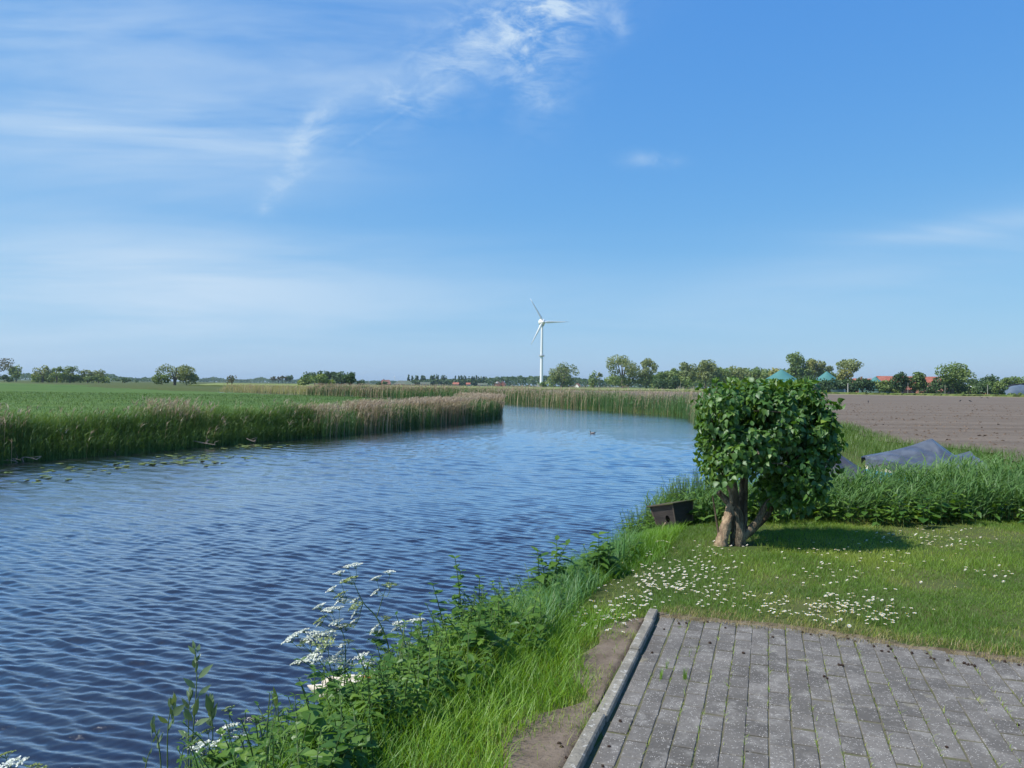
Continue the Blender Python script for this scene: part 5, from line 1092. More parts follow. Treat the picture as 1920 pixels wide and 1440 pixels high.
for c0, sd, m, w_ in groups:
    for k in range(m):
        p = on_z(c0[0] + rng.normal() * sd[0], c0[1] - .075 * (0) + rng.normal() * sd[1] - (rng.normal() * 0), WZ)
        if river_sd(np.array([p[0]]), np.array([p[1]]))[0] > -.35: continue
        o = link('lily_pad', pads[k % 6], None, (p[0], p[1], WZ + .012)); o.rotation_euler = (0, 0, rng.random() * 6.28); o.scale = (.5 + .55 * rng.random(),) * 3
        lab = {'larger cluster': ('yellow green lily pad floating in the larger cluster off the meadow bank', 'lily pads in the larger cluster'), 'near the far bank grass': ('yellow green lily pad floating close under the meadow bank grass', 'lily pads close under the meadow bank'), 'left': ('lily pad floating in the loose scatter at the left end of the river', 'loose lily pads at the left end')}[w_]
        tag(o, lab[0], 'lily pad', lab[1])
M_DRIFT = surf_mat('drift_wood', (0.24, 0.19, 0.15), .9, (0.34, 0.28, 0.22), 6, .1)
for lab, pts, d, r in (('crooked dead branch sticking into the river at the far left', [(10, 862), (22, 863), (36, 868)], 20.4, .02), ('forked dead branch standing in the water near the left edge', [(46, 870), (42, 858), (55, 858), (70, 862)], 20.6, .022), ('pale bare branch slanting down into the water', [(166, 843), (178, 850), (192, 858)], 22.6, .024),
                      ('thin curved branch beside the pale slanting one', [(175, 843), (195, 842), (213, 846), (218, 853)], 22.8, .018), ('dead branch lying along the foot of the meadow bank', [(360, 826), (378, 830), (390, 832), (404, 834)], 25.6, .022), ('small driftwood twig among the bank roots', [(462, 822), (470, 826), (479, 829)], 27.6, .02)):
    mb = MB(); P0 = np.array([at(px, py, d) for px, py in pts]); limb(mb, P0 - P0[0], np.linspace(r, r * .4, len(pts)), 6, .2, 4)
    for k in range(3):
        b0 = P0[1] - P0[0] + (P0[-1] - P0[1]) * rng.random(); limb(mb, [b0, b0 + rng.normal(size=3) * .06 + (0, 0, .04), b0 + rng.normal(size=3) * .1 + (0, 0, .10)], [r * .5, r * .4, r * .2], 5, 0, 2)
    tag(mb.obj('dead_branch', [M_DRIFT], None, True, P0[0]), lab, 'branch', 'dead branches along the meadow bank')

# ------------------------------------------------------------------ trees beyond the fields
M_CROWN = {}
for nm, cols in (('fresh', [(0.088, 0.151, 0.036), (0.146, 0.217, 0.056), (0.225, 0.282, 0.089)]), ('dark', [(0.035, 0.075, 0.026), (0.058, 0.109, 0.036), (0.088, 0.147, 0.049)]), ('airy', [(0.117, 0.160, 0.052), (0.186, 0.226, 0.082), (0.273, 0.311, 0.121)]),
                 ('yellow', [(0.176, 0.208, 0.049), (0.254, 0.264, 0.073), (0.332, 0.320, 0.097)]), ('bare', [(0.088, 0.079, 0.055), (0.127, 0.117, 0.073), (0.098, 0.133, 0.049)]), ('wood', [(0.039, 0.085, 0.036), (0.062, 0.117, 0.046), (0.094, 0.151, 0.059)])):
    M_CROWN[nm] = leaf_mat(nm + '_crown', cols, .3, .55, .04)
M_TRUNKF = surf_mat('far_trunk', (0.10, 0.085, 0.065), .9, (0.16, 0.14, 0.11), 2, .1)
GROUND_FAR = -0.12
def crown_points(w, h, z0, kind, n):
    """leaf clump centres: several lobes inside the outline"""
    k = {'round': 9, 'airy': 16, 'column': 9, 'bush': 10, 'umbrella': 9}[kind]; rx = w / 2; rz = h / 2
    if kind == 'column': C = np.stack([rng.normal(size=k) * .12 * w, rng.normal(size=k) * .12 * w, np.linspace(-.85, .8, k) * rz], 1); r = rx * (.95 - .55 * np.abs(np.linspace(-.6, 1, k)) ** 2)
    else:
        v = unit(k); v[:, 2] = np.where(v[:, 2] < -.5, -v[:, 2], v[:, 2]); f = (.45 + .30 * rng.random(k)); C = v * f[:, None] * (rx, rx, rz); r = (.30 + .16 * rng.random(k)) * min(rx, rz * 1.25) * (1 if kind != 'airy' else .74)
        if kind == 'bush': C[:, 2] -= .25 * rz; r *= 1.1
        if kind == 'umbrella': C[:, 2] = np.abs(C[:, 2]) * .8 + .1 * rz - .02 * h * (C[:, 0] / rx) ** 2
        if kind == 'round': C = np.concatenate([C, [(0, 0, 0), (0, 0, -.3 * rz)]]); r = np.concatenate([r, [.55 * rx, .5 * rx]])
    i = rng.choice(len(C), n, p=r ** 2 / (r ** 2).sum()); u = unit(n); rad = (.55 + .5 * rng.random(n) ** .6)
    p = C[i] + u * (r[i] * rad)[:, None]; p[:, 2] = np.maximum(p[:, 2], -rz * .98) + z0 + rz
    tone = np.clip(.5 + .35 * rng.normal(size=len(C)), 0, 1)[i] * .6 + .4 * rng.random(n)
    return p, u, np.clip(tone, 0, 1)
def tree(label, px, top, wpx, d, kind='round', mat='fresh', clear=.15, dens=1.0, group=None, name='tree', base=None, trunk=True, cat='tree'):
    q = at(px, 720, d); x, y = q[0], q[1]; H = at(px, top, d)[2] - GROUND_FAR; w = wpx / F * d * .95
    T = thing(name, label, cat, (x, y, GROUND_FAR), group=group)
    z0 = H * clear; w *= 1.12 if kind == 'bush' else 1.0
    leaf = max(.22, (1.0 if kind == 'airy' else 1.3) * d / 770); n = int(np.clip(dens * (3.6 if kind == 'airy' else 5.6) * (w * (H - z0)) / leaf ** 2, 60, 2600))
    p, u, tone = crown_points(w, H - z0, z0, kind, n); p[:, :2] *= w / 2 / np.percentile(np.abs(p[:, 0]), 97); p[:, 2] = z0 + (p[:, 2] - z0) * (H - z0) / (np.percentile(p[:, 2], 99) - z0); N_ = u * .8 + (0, 0, .5) + .5 * unit(n)
    V, Fc, R = place(QUAD[0] - (.5, 0, 0), QUAD[1], p, unit(n), N_, leaf * (.6 + .8 * rng.random(n)), tone)
    if trunk:
        mb = MB(); r = max(.05 * w, .25 * leaf, .12) if kind != 'bush' else .1
        if kind in ('airy', 'umbrella', 'bush') or clear > .3:
            for k in range(5): a = rng.random() * 6.28; e = np.array((math.cos(a) * w * .26, math.sin(a) * w * .26, H * (.72 + .2 * rng.random()))); s_ = np.array((math.cos(a), math.sin(a), 0)) * w * .03; limb(mb, [s_ * .5 + (0, 0, -.2), s_ + (0, 0, H * .25), e * (.5, .5, .6), e], [r * .7, r * .6, r * .4, r * .12], 5, 0, 2)
        else: limb(mb, [(0, 0, -.2), (.02 * w, 0, H * .3), (0, 0, H * .6), (0, 0, H * .9)], [r, r * .75, r * .5, r * .1], 6, 0, 2)
        link('trunk', mb.mesh('trunk', [M_TRUNKF], True), T)
    mb = MB(); mb.add(V, Fc, R, 0); link('crown', mb.mesh('crown', [M_CROWN[mat]]), T); return T
LG, RG, CG = 'trees along the meadow horizon', 'trees beyond the ploughed field', 'bushes along the far side of the ploughed field'
# left horizon
tree('bare looking dark tree cut off by the left edge of the photo', -2, 670, 46, 520, 'airy', 'bare', .25, .55, LG)
tree('dark low bush under the bare tree at the left edge', 8, 703, 22, 500, 'bush', 'dark', 0, 1, LG, 'bush', cat='bush')
tree('rounded tree standing alone, second from the left edge', 30, 687, 27, 560, 'round', 'fresh', .05, 1, LG)
for i, (px, top, w_, k, m_, lab) in enumerate([(80, 686, 30, 'airy', 'airy', 'tallest tree of the ragged row on the left horizon'), (106, 688, 24, 'airy', 'fresh', 'thin crowned tree, second in the ragged row on the left horizon'), (131, 687, 28, 'airy', 'fresh', 'tree with a lopsided crown, third in the ragged row on the left horizon'),
                                           (164, 694, 24, 'airy', 'airy', 'small tree with bare tips near the end of the ragged row'), (185, 693, 20, 'airy', 'airy', 'last tree of the ragged row on the left horizon')]):
    tree(lab, px, top, w_, 455 + 6 * i, k, m_, .05, .75, LG)
for px, top, w_, lab in ((72, 700, 22, 'bush at the foot of the tallest tree of the ragged row'), (95, 701, 26, 'bush between the first two trees of the ragged row'), (118, 701, 26, 'bush between the second and third tree of the ragged row'), (140, 703, 24, 'bush right of the lopsided tree'), (172, 705, 30, 'bush under the last two trees of the ragged row')):
    tree(lab, px, top, w_, 470, 'bush', 'fresh', 0, .9, LG, 'bush', cat='bush')
tree('low dark bush alone between ragged row and willow', 230, 709, 28, 560, 'bush', 'dark', 0, 1, LG, 'bush', cat='bush')
tree('wide pale willow with open branches on the meadow edge', 327, 685, 66, 330, 'airy', 'airy', .02, .8, LG, 'willow')
tree('low bushy growth on the left flank of the wide willow', 304, 700, 32, 335, 'bush', 'fresh', 0, .9, LG, 'bush', cat='bush')
tree('low bushy growth on the right flank of the wide willow', 350, 699, 34, 335, 'bush', 'airy', 0, .9, LG, 'bush', cat='bush')
tree('small tree touching the right side of the wide willow', 364, 702, 14, 380, 'round', 'dark', .1, 1, LG)
tree('scraggy little shrub standing in the pale reeds', 435, 704, 20, 300, 'airy', 'bare', 0, .5, LG, 'shrub', cat='bush')
for px, top, w_, lab in ((512, 706, 9, 'first thin tree of the short distant row'), (522, 706, 8, 'second thin tree of the short distant row'), (529, 705, 8, 'third thin tree of the short distant row'), (536, 706, 8, 'fourth thin tree of the short distant row'), (542, 704, 13, 'fuller tree ending the short distant row')):
    tree(lab, px, top, w_, 800, 'airy' if w_ < 10 else 'round', 'bare' if w_ < 10 else 'wood', .12, .9, LG)
for px, top, w_, lab in ((577, 698, 30, 'left dome of the dark tree clump'), (597, 697, 24, 'second crown of the dark tree clump'), (617, 697, 32, 'third crown of the dark tree clump'), (640, 698, 34, 'fourth and broadest crown of the dark tree clump'), (657, 699, 26, 'right dome of the dark tree clump')):
    tree(lab, px, top, w_, 520, 'round', 'dark', 0, 1.1, LG)
tree('lighter green rounded bush in front of the dark clump', 590, 702, 48, 360, 'bush', 'fresh', 0, 1, LG, 'bush', cat='bush')
tree('low bush trailing off right in front of the dark clump', 612, 712, 30, 365, 'bush', 'fresh', 0, 1, LG, 'bush', cat='bush')
tree('small leaning dark tree with a visible trunk in front of the dark clump', 656, 700, 22, 215, 'round', 'dark', .22, 1, LG)
tree('little dark bush right of the dark clump', 679, 712, 16, 520, 'bush', 'dark', 0, 1, LG, 'bush', cat='bush')
tree('low dark hedge bush left of the red gabled house', 716, 716, 22, 640, 'bush', 'dark', 0, 1, LG, 'bush', cat='bush')
for i, (px, top) in enumerate([(766, 705), (773, 705.5), (779.5, 705), (782.5, 705), (790.5, 705), (793, 705), (796.5, 706), (808, 704.5), (811, 706), (813.5, 704.5), (818, 704.5), (821.6, 705), (828, 704.5), (831, 704.5), (833.5, 705), (836, 706), (853.7, 705), (860.5, 706), (864.8, 705), (869, 705), (873, 706), (879, 706.5), (885, 706), (889, 706), (894, 705.5), (897.5, 706.5), (902, 707), (907, 707), (911, 707)]):
    tree('slender dark poplar in the distant row above the wood', px, top, 4.2, 980, 'column', 'wood', .1, 1.4, 'poplars in the distant row', 'poplar')
# right horizon
tree('airy broad tree just right of the big wind turbine', 1054, 682, 52, 600, 'airy', 'airy', .03, .85, RG)
tree('dense lower half bush of the airy tree beside the turbine', 1050, 700, 44, 606, 'bush', 'fresh', 0, .8, RG, 'bush', cat='bush')
tree('little bush at the foot of the big wind turbine', 1018, 717, 12, 590, 'bush', 'fresh', 0, 1.2, RG, 'bush', cat='bush')
tree('young slim tree between the turbine tree and the tall pair', 1111, 698, 16, 590, 'column', 'fresh', .02, 1, RG)
tree('thin young tree leaning beside the young slim one', 1124, 699, 12, 600, 'airy', 'airy', .05, .8, RG)
tree('tallest open crowned tree left of the lilac', 1167, 667, 60, 520, 'airy', 'airy', .14, .9, RG)
tree('lower leafy growth beneath the tallest open crowned tree', 1160, 700, 50, 526, 'bush', 'fresh', 0, .8, RG, 'bush', cat='bush')
tree('slimmer pale tree right of the tallest open crowned tree', 1213, 673, 36, 520, 'airy', 'airy', .05, .95, RG)
tree('lower growth beneath the slimmer pale tree', 1210, 698, 32, 524, 'bush', 'fresh', 0, .9, RG, 'bush', cat='bush')
for px, top, w_, k, m_, lab in ((1243, 697, 30, 'round', 'fresh', 'round tree right of the slim pale one'), (1266, 692, 30, 'round', 'fresh', 'tree between two bushes left of the lilac'), (1290, 681, 38, 'round', 'airy', 'pale rounded tree, left of the pair touching the lilac'), (1322, 676, 38, 'round', 'airy', 'pale rounded tree, right of the pair touching the lilac'),
                            (1352, 692, 36, 'round', 'fresh', 'first tree showing just over the lilac'), (1385, 688, 38, 'round', 'airy', 'second tree showing just over the lilac'), (1420, 690, 34, 'round', 'fresh', 'third tree showing just over the lilac'), (1448, 691, 30, 'round', 'yellow', 'yellowish tree showing over the lilac beside the green cone'),
                            (1500, 663, 56, 'round', 'fresh', 'biggest domed tree over the right part of the lilac'), (1526, 676, 34, 'airy', 'yellow', 'yellowish tree right of the biggest domed tree'), (1548, 680, 32, 'airy', 'airy', 'thin topped tree behind the second green cone'), (1483, 690, 30, 'round', 'fresh', 'tree left below the biggest domed tree')):
    tree(lab, px, top, w_, 470, k, m_, .05, 1, RG)
tree('umbrella shaped tree with bare stems right of the green cones', 1592, 674, 42, 400, 'umbrella', 'airy', .30, .7, RG)
tree('yellowish bush under the umbrella shaped tree', 1585, 693, 26, 395, 'bush', 'yellow', 0, .8, RG, 'bush', cat='bush')
for px, top, w_, m_, lab in ((1238, 708, 26, 'dark', 'dark bush at the field edge left of the lilac'), (1258, 706, 26, 'dark', 'second dark bush at the field edge left of the lilac'), (1283, 707, 30, 'fresh', 'green bush at the field edge touching the lilac')):
    tree(lab, px, top, w_, 440, 'bush', m_, 0, 1, RG, 'bush', cat='bush')
for px, top, w_, m_, lab in ((1516, 705, 34, 'dark', 'grey green hedge bush left of the white dome'), (1556, 711, 36, 'dark', 'dark hedge bush below the second green cone'), (1588, 712, 36, 'dark', 'dark hedge bush behind the pale post'), (1616, 710, 40, 'dark', 'hedge bush below the small red roof'), (1648, 714, 36, 'fresh', 'lower hedge bush in front of the third green cone'), (1668, 716, 34, 'fresh', 'light green hedge bush left of the two round trees'),
                         (1735, 718, 30, 'dark', 'dark bush below the red barn roof'), (1800, 722, 32, 'fresh', 'pale green bush right of the big rounded tree'), (1822, 722, 36, 'fresh', 'light bush below the white roof'), (1846, 720, 26, 'dark', 'dark bush by the slim pole'), (1868, 716, 36, 'fresh', 'bush left of the silage heap'), (1900, 737, 40, 'fresh', 'low brush in front of the silage heap')):
    tree(lab, px, top, w_, 296 if px < 1840 else 262, 'bush', m_, 0, 1.2, CG, 'bush', cat='bush')
tree('left one of two round topped dark trees before the red roof', 1690, 700, 38, 285, 'round', 'dark', 0, 1.1, RG)
tree('right one of two round topped trees, with a brownish crown', 1715, 699, 38, 288, 'round', 'fresh', 0, 1.1, RG)
tree('big rounded tree standing alone in front of the right end of the red roof', 1786, 683, 60, 275, 'round', 'fresh', 0, 1.1, RG)
tree('bushy part of the big rounded tree reaching the field', 1783, 704, 54, 278, 'bush', 'dark', 0, .9, RG, 'bush', cat='bush')
tree('dark flat topped tree right of the white roof', 1851, 705, 34, 330, 'round', 'dark', .1, 1.1, RG)
tree('dark low tree between big rounded tree and flat topped one', 1826, 711, 26, 340, 'round', 'dark', 0, 1.1, RG)
tree('light tree at the right end of the horizon, with gaps', 1885, 708, 24, 340, 'airy', 'fresh', .15, .8, RG)
tree('tree at the very right edge of the photo', 1908, 707, 36, 340, 'round', 'fresh', .1, 1, RG)

# far woods, each reads as one mass
def wood(name, label, px0, px1, tops, d, mat, leaf_px=1.6, depth=60, jitter=1.2):
    """tops: (px, py) outline of the wood's upper edge"""
    tp = np.array(tops, float); mpx = d / F; n = int((px1 - px0) * 26); px = px0 + (px1 - px0) * rng.random(n)
    lump = fbm(px * .13, px * 0 + d * .01, 3, 7) - .5; topy = np.interp(px, tp[:, 0], tp[:, 1]) - 4.5 * lump + jitter * (rng.random(n) - .5)
    dep = d + depth * (rng.random(n) - .3); X = (px - 960) / F * dep; ztop = np.array([at(a, b, d)[2] for a, b in zip(px, topy)]); z = GROUND_FAR + (ztop - GROUND_FAR) * (rng.random(n) ** .55)
    leaf = leaf_px * mpx * 1.3; V, Fc, R = place(QUAD[0] - (.5, 0, 0), QUAD[1], np.stack([X, dep, z], 1), unit(n), unit(n) * .7 + (0, -.3, .5), leaf * (.6 + .9 * rng.random(n)), np.clip(.5 + lump * 1.4 + .25 * rng.normal(size=n), 0, 1))
    tag(link(name, mesh_np(name, V, Fc, R, None, [M_CROWN[mat]])), label, 'wood', kind='stuff')
wood('far_wood', 'dark distant wood behind the crop field and the wind turbine', 757, 1345, [(757, 717), (775, 714), (800, 711), (840, 712), (880, 712), (915, 710), (940, 706), (990, 707), (1020, 704), (1060, 707), (1100, 711), (1180, 713), (1260, 712), (1345, 711)], 1000, 'wood', 1.7, 120)
wood('far_woods', 'bluish low woods along the left horizon', -60, 300, [(-60, 706), (20, 706), (45, 700), (55, 701), (66, 706), (90, 706), (150, 704), (180, 702), (215, 703), (225, 708), (262, 709), (300, 709)], 1500, 'wood', 1.5, 300)
wood('horizon_woods', 'hazy strip of woods on the horizon right of the willow', 360, 770, [(360, 711), (375, 710), (398, 708), (420, 711), (470, 712), (490, 709), (505, 711), (540, 712), (560, 711), (600, 712), (680, 716), (700, 715), (770, 716)], 2200, 'wood', 1.4, 300)
wood('right_woods', 'wood closing the horizon behind the farm', 1330, 1960, [(1330, 706), (1400, 703), (1470, 706), (1560, 712), (1640, 722), (1760, 727), (1850, 718), (1960, 716)], 560, 'wood', 1.6, 60)

wood('hedgerow', 'continuous hedgerow canopy between the trees beyond the ploughed field', 1218, 1585, [(1218, 708), (1230, 702), (1260, 697), (1290, 692), (1340, 690), (1400, 692), (1450, 695), (1500, 690), (1545, 692), (1565, 702), (1585, 712)], 540, 'fresh', 1.9, 30, 5)
wood('left_hedge', 'low ragged hedge under the trees of the left horizon', 60, 205, [(60, 708), (75, 702), (100, 700), (130, 701), (150, 706), (165, 703), (190, 702), (205, 711)], 490, 'fresh', 1.7, 20, 4)
# ------------------------------------------------------------------ buildings
M_BRICK = surf_mat('red_brick', (0.24, 0.11, 0.08), .9, (0.32, 0.16, 0.11), 1.5, .2); M_ROOFR = surf_mat('red_tiles', (0.31, 0.095, 0.062), .75, (0.37, 0.14, 0.095), .6, .25, bump=.3, bscale=3); M_ROOFR2 = surf_mat('weathered_tiles', (0.30, 0.13, 0.09), .8, (0.38, 0.19, 0.14), .8, .2)
M_ROOFG = surf_mat('grey_roof', (0.13, 0.14, 0.12), .85, (0.10, 0.13, 0.08), .2, .2); M_WHITEW = surf_mat('white_paint', (0.75, 0.75, 0.73), .6); M_PANE = surf_mat('dark_pane', (0.02, 0.025, 0.03), .1, spec=.6)
M_PALE = surf_mat('pale_render', (0.52, 0.46, 0.38), .85); M_GREENF = surf_mat('green_membrane', (0.055, 0.175, 0.160), .5, (0.07, 0.205, 0.19), .1, .4)
def house(label, px, d, w, dep, wh, rh, rz=0.0, wall=M_BRICK, roof=M_ROOFR, hip=0.0, chimneys=0, windows=3, name='house', cat='house', group=None, gable_white=False):
    q = at(px, 720, d); T = thing(name, label, cat, (q[0], q[1], GROUND_FAR), rz, group); hw, hd = w / 2, dep / 2
    mb = MB(); V = [(-hw, -hd, 0), (hw, -hd, 0), (hw, hd, 0), (-hw, hd, 0), (-hw, -hd, wh), (hw, -hd, wh), (hw, hd, wh), (-hw, hd, wh)]; Fc = [(0, 1, 5, 4), (1, 2, 6, 5), (2, 3, 7, 6), (3, 0, 4, 7)]
    if hip < hw: V += [(-hw, 0, wh + rh * (1 if not hip else 0)), (hw, 0, wh + rh * (1 if not hip else 0))]; Fc += [(4, 8, 7), (5, 6, 9)] if not hip else []
    mb.add(V, Fc); link('wall', mb.mesh('wall', [wall]), T)
    o = .35; e = rh / hd * o; mb = MB(); k = .25
    lo = [(-hw - o, -hd - o, wh - e), (hw + o, -hd - o, wh - e), (hw + o - hip, 0, wh + rh), (-hw - o + hip, 0, wh + rh), (hw + o, hd + o, wh - e), (-hw - o, hd + o, wh - e)]
    up = [(a, b, c + k) for a, b, c in lo]; mb.add(lo + up, [(6, 7, 8, 9), (9, 8, 10, 11), (0, 3, 2, 1), (3, 5, 4, 2), (0, 1, 7, 6), (4, 5, 11, 10), (1, 2, 8, 7), (2, 4, 10, 8), (5, 3, 9, 11), (3, 0, 6, 9)]); rf = link('roof', mb.mesh('roof', [roof]), T)
    for c_ in range(chimneys):
        mb = MB(); box(mb, (-hw * .5 + c_ * hw, 0, wh + rh + .5), (.7, .6, 1.4)); link('chimney', mb.mesh('chimney', [M_BRICK]), rf)
    for s_ in range(windows):
        xw = -hw + w * (s_ + .5) / windows; mb = MB(); box(mb, (xw, -hd - .02, wh * .5), (min(1.2, w / windows * .5), .08, wh * .45)); f = link('window', mb.mesh('window', [M_WHITEW]), T); mb = MB(); box(mb, (xw, -hd - .062, wh * .5), (min(1.2, w / windows * .5) * .8, .03, wh * .36)); link('pane', mb.mesh('pane', [M_PANE]), f)
    if gable_white:
        for s_ in (-1, 1): mb = MB(); mb.add([(s_ * (hw + o + .02), -hd * .55, wh + rh * .45), (s_ * (hw + o + .02), hd * .55, wh + rh * .45), (s_ * (hw + o + .02), 0, wh + rh)], [(0, 1, 2)]); g_ = link('gable_board', mb.mesh('gable_board', [M_WHITEW]), T)
    return T
MPX = lambda d: d / F
house('long farm barn with a big bright red tiled roof behind the trees on the right', 1704, 345, 29, 15, 1.9, 5.6, math.radians(3), M_BRICK, M_ROOFR, 0, 0, 6, 'barn', 'barn')
house('low front wing with a weathered pink tiled roof below the big red roof', 1745, 328, 10, 7, 1.3, 2.2, math.radians(4), M_BRICK, M_ROOFR2, 0, 0, 3, 'barn', 'barn')
house('small red roofed farm building left of the third green cone', 1630, 380, 15, 8, 3.6, 3.2, math.radians(-4), M_BRICK, M_ROOFR, 0, 2, 4, 'farmhouse', 'house')
house('small white roofed shed at the right, under the dark flat topped tree', 1824, 300, 4.2, 4, 3.0, .35, 0, M_PALE, M_WHITEW, 0, 0, 2, 'shed', 'shed')
VG = 'distant village houses'
house('lone red gabled house left of the long grey roof', 723, 760, 8, 6, 1.6, 3.6, math.radians(35), M_BRICK, M_ROOFR2, 0, 1, 2, group=VG)
house('huge grey hipped farm roof left of the poplar row', 757, 800, 22, 14, 1.0, 3.9, math.radians(8), M_BRICK, M_ROOFG, 6, 0, 4, 'barn', 'barn', VG)
house('pale red roofed house in the middle of the poplar row', 855, 800, 6, 5, 2.0, 1.6, math.radians(-6), M_BRICK, M_ROOFR, 0, 1, 2, group=VG)
house('small orange roofed house under the second half of the poplars', 878, 810, 4, 5, 2.0, 1.5, 0, M_PALE, M_ROOFR, 0, 0, 2, group=VG)
house('grey roofed house half sunk in trees left of the red roofs', 797, 830, 10, 6, 1.5, 2.2, math.radians(10), M_PALE, M_ROOFG, 0, 0, 3, group=VG)
house('grey roofed house between the orange roof and the pointed gables', 905, 830, 10, 6, 1.4, 1.8, 0, M_PALE, M_ROOFG, 0, 0, 3, group=VG)
house('brick house with a white pointed gable right of the poplars', 933, 760, 6.5, 6.0, 2.2, 2.8, math.radians(80), M_BRICK, M_ROOFR2, 0, 0, 0, group=VG, gable_white=True)
house('red steep roofed house beside the white gable', 943, 765, 4.5, 5.0, 2.2, 2.8, math.radians(70), M_BRICK, M_ROOFR2, 0, 0, 2, group=VG)
house('tiny red and white house right of the turbine tree', 1083, 640, 3.6, 3.6, 1.6, 2.0, math.radians(60), M_WHITEW, M_ROOFR2, 0, 0, 1, group=VG)
def biogas(label, px, d, rpx, apex, wallh):
    q = at(px, 720, d); R_ = rpx * MPX(d); H = at(px, apex, d)[2] - GROUND_FAR; T = thing('biogas_tank', label, 'tank', (q[0], q[1], GROUND_FAR), group='green biogas tanks on the right horizon'); m = 36
    mb = MB(); tube(mb, [(0, 0, 0), (0, 0, wallh)], R_, m); link('wall', mb.mesh('wall', [surf_mat('tank_wall', (0.10, 0.16, 0.14), .6)], True), T)
    mb = MB(); prof = [(1.03, 0), (1.0, .06), (.75, .30), (.45, .58), (.2, .82), (.06, .95), (0.01, 1.0)]; a = np.linspace(0, 2 * np.pi, m, endpoint=False)
    V = np.concatenate([np.stack([R_ * f * np.cos(a), R_ * f * np.sin(a), np.full(m, wallh + (H - wallh) * g)], 1) for f, g in prof]); mb.add(V, [(i * m + j, i * m + (j + 1) % m, (i + 1) * m + (j + 1) % m, (i + 1) * m + j) for i in range(6) for j in range(m)] + [tuple(range(6 * m, 7 * m))]); link('membrane_roof', mb.mesh('membrane_roof', [M_GREENF], True), T)
biogas('left and highest green cone shaped tank, rising over the lilac crown', 1465, 430, 45, 692.5, 3.0)
biogas('middle green cone shaped tank, next to the small white dome', 1550, 430, 32, 696, 3.4)
biogas('lowest green cone shaped tank, in front of the red barn roof', 1641, 340, 28, 706, 1.6)
q = at(1582, 720, 425); T = thing('white_dome', 'small white domed silo top behind the hedge, right of the middle green cone', 'silo', (q[0], q[1], GROUND_FAR)); zt = at(1582, 704, 425)[2] - GROUND_FAR
mb = MB(); tube(mb, [(0, 0, 0), (0, 0, zt - .9)], 1.5, 20); link('wall', mb.mesh('wall', [M_WHITEW], True), T); mb = MB(); ellipsoid(mb, (0, 0, zt - .9), (1.52, 1.52, .9), 20, 10); link('dome', mb.mesh('dome', [M_WHITEW], True), T)
M_SIL = surf_mat('silage_sheet', (0.075, 0.105, 0.145), .55, (0.105, 0.14, 0.18), .3, .4); M_TYRE = surf_mat('black_sheet', (0.015, 0.015, 0.017), .6); M_OCHRE = surf_mat('ochre_earth', (0.42, 0.25, 0.11), .95, (0.34, 0.19, 0.08), 1, .1)
def heap(name, label, px, d, w, dep, h, m, ridge_m=None, cat='heap'):
    q = at(px, 720, d); T = thing(name, label, cat, (q[0], q[1], GROUND_FAR)); nu_, nv_ = 40, 16; u, v = np.meshgrid(np.linspace(-1, 1, nu_), np.linspace(-1, 1, nv_)); z = h * np.clip((1 - np.abs(u) ** 4), 0, 1) * np.clip(1.25 * (1 - np.abs(v) ** 2), 0, 1) ** .7 * (.9 + .2 * fbm(u * 4 + px, v * 4, 3, 2)) - .15
    ii = (np.arange(nv_ - 1)[:, None] * nu_ + np.arange(nu_ - 1)[None]).ravel(); mb = MB(); mb.add(np.stack([u * w / 2, v * dep / 2, z], -1).reshape(-1, 3), [np.stack([ii, ii + 1, ii + nu_ + 1, ii + nu_], 1)]); link('cover' if ridge_m else 'mound', mb.mesh('mound', [m], True), T)
    if ridge_m:
        mb = MB(); k = nv_ // 2; tube(mb, [(a, 0, b + .1) for a, b in zip(u[k] * w / 2, z[k])], .45, 8); link('ridge_sheet', mb.mesh('ridge_sheet', [ridge_m], True), T)
heap('silage_heap', 'long silage heap under blue grey sheeting with a black ridge, right edge of the field', 1925, 285, 20, 9, 4.2, M_SIL, M_TYRE)
heap('earth_heap', 'ochre earth heap under the dark flat topped tree', 1841, 298, 6.5, 5, 3.6, M_OCHRE)
M_POST = surf_mat('grey_post', (0.38, 0.37, 0.32), .85)
for px, top, d, lab, r in ((1590, 719, 282, 'pale thick post at the field edge in front of the hedge', .22), (1702.5, 718, 270, 'thin pole at the field edge between the two round topped trees', .07), (1772, 722, 262, 'thin pole in front of the big rounded tree', .07), (1852, 722, 250, 'pale pole at the field edge before the dark bushes', .10), (1410, 716, 425, 'thin pole behind the lilac', .07), (1276, 716, 420, 'thin pole at the field edge left of the lilac', .07), (691, 712, 520, 'thin post right of the dark tree clump', .10)):
    q = at(px, 720, d); H = at(px, top, d)[2] - GROUND_FAR; T = thing('pole', lab, 'pole', (q[0], q[1], GROUND_FAR)); mb = MB(); tube(mb, [(0, 0, -.3), (0, 0, H)], [r, r * .85], 10); link('shaft', mb.mesh('shaft', [M_POST], True), T); mb = MB(); tube(mb, [(0, 0, H), (0, 0, H + .08)], [r * 1.2, r * .8], 10); link('cap', mb.mesh('cap', [M_POST], True), T)

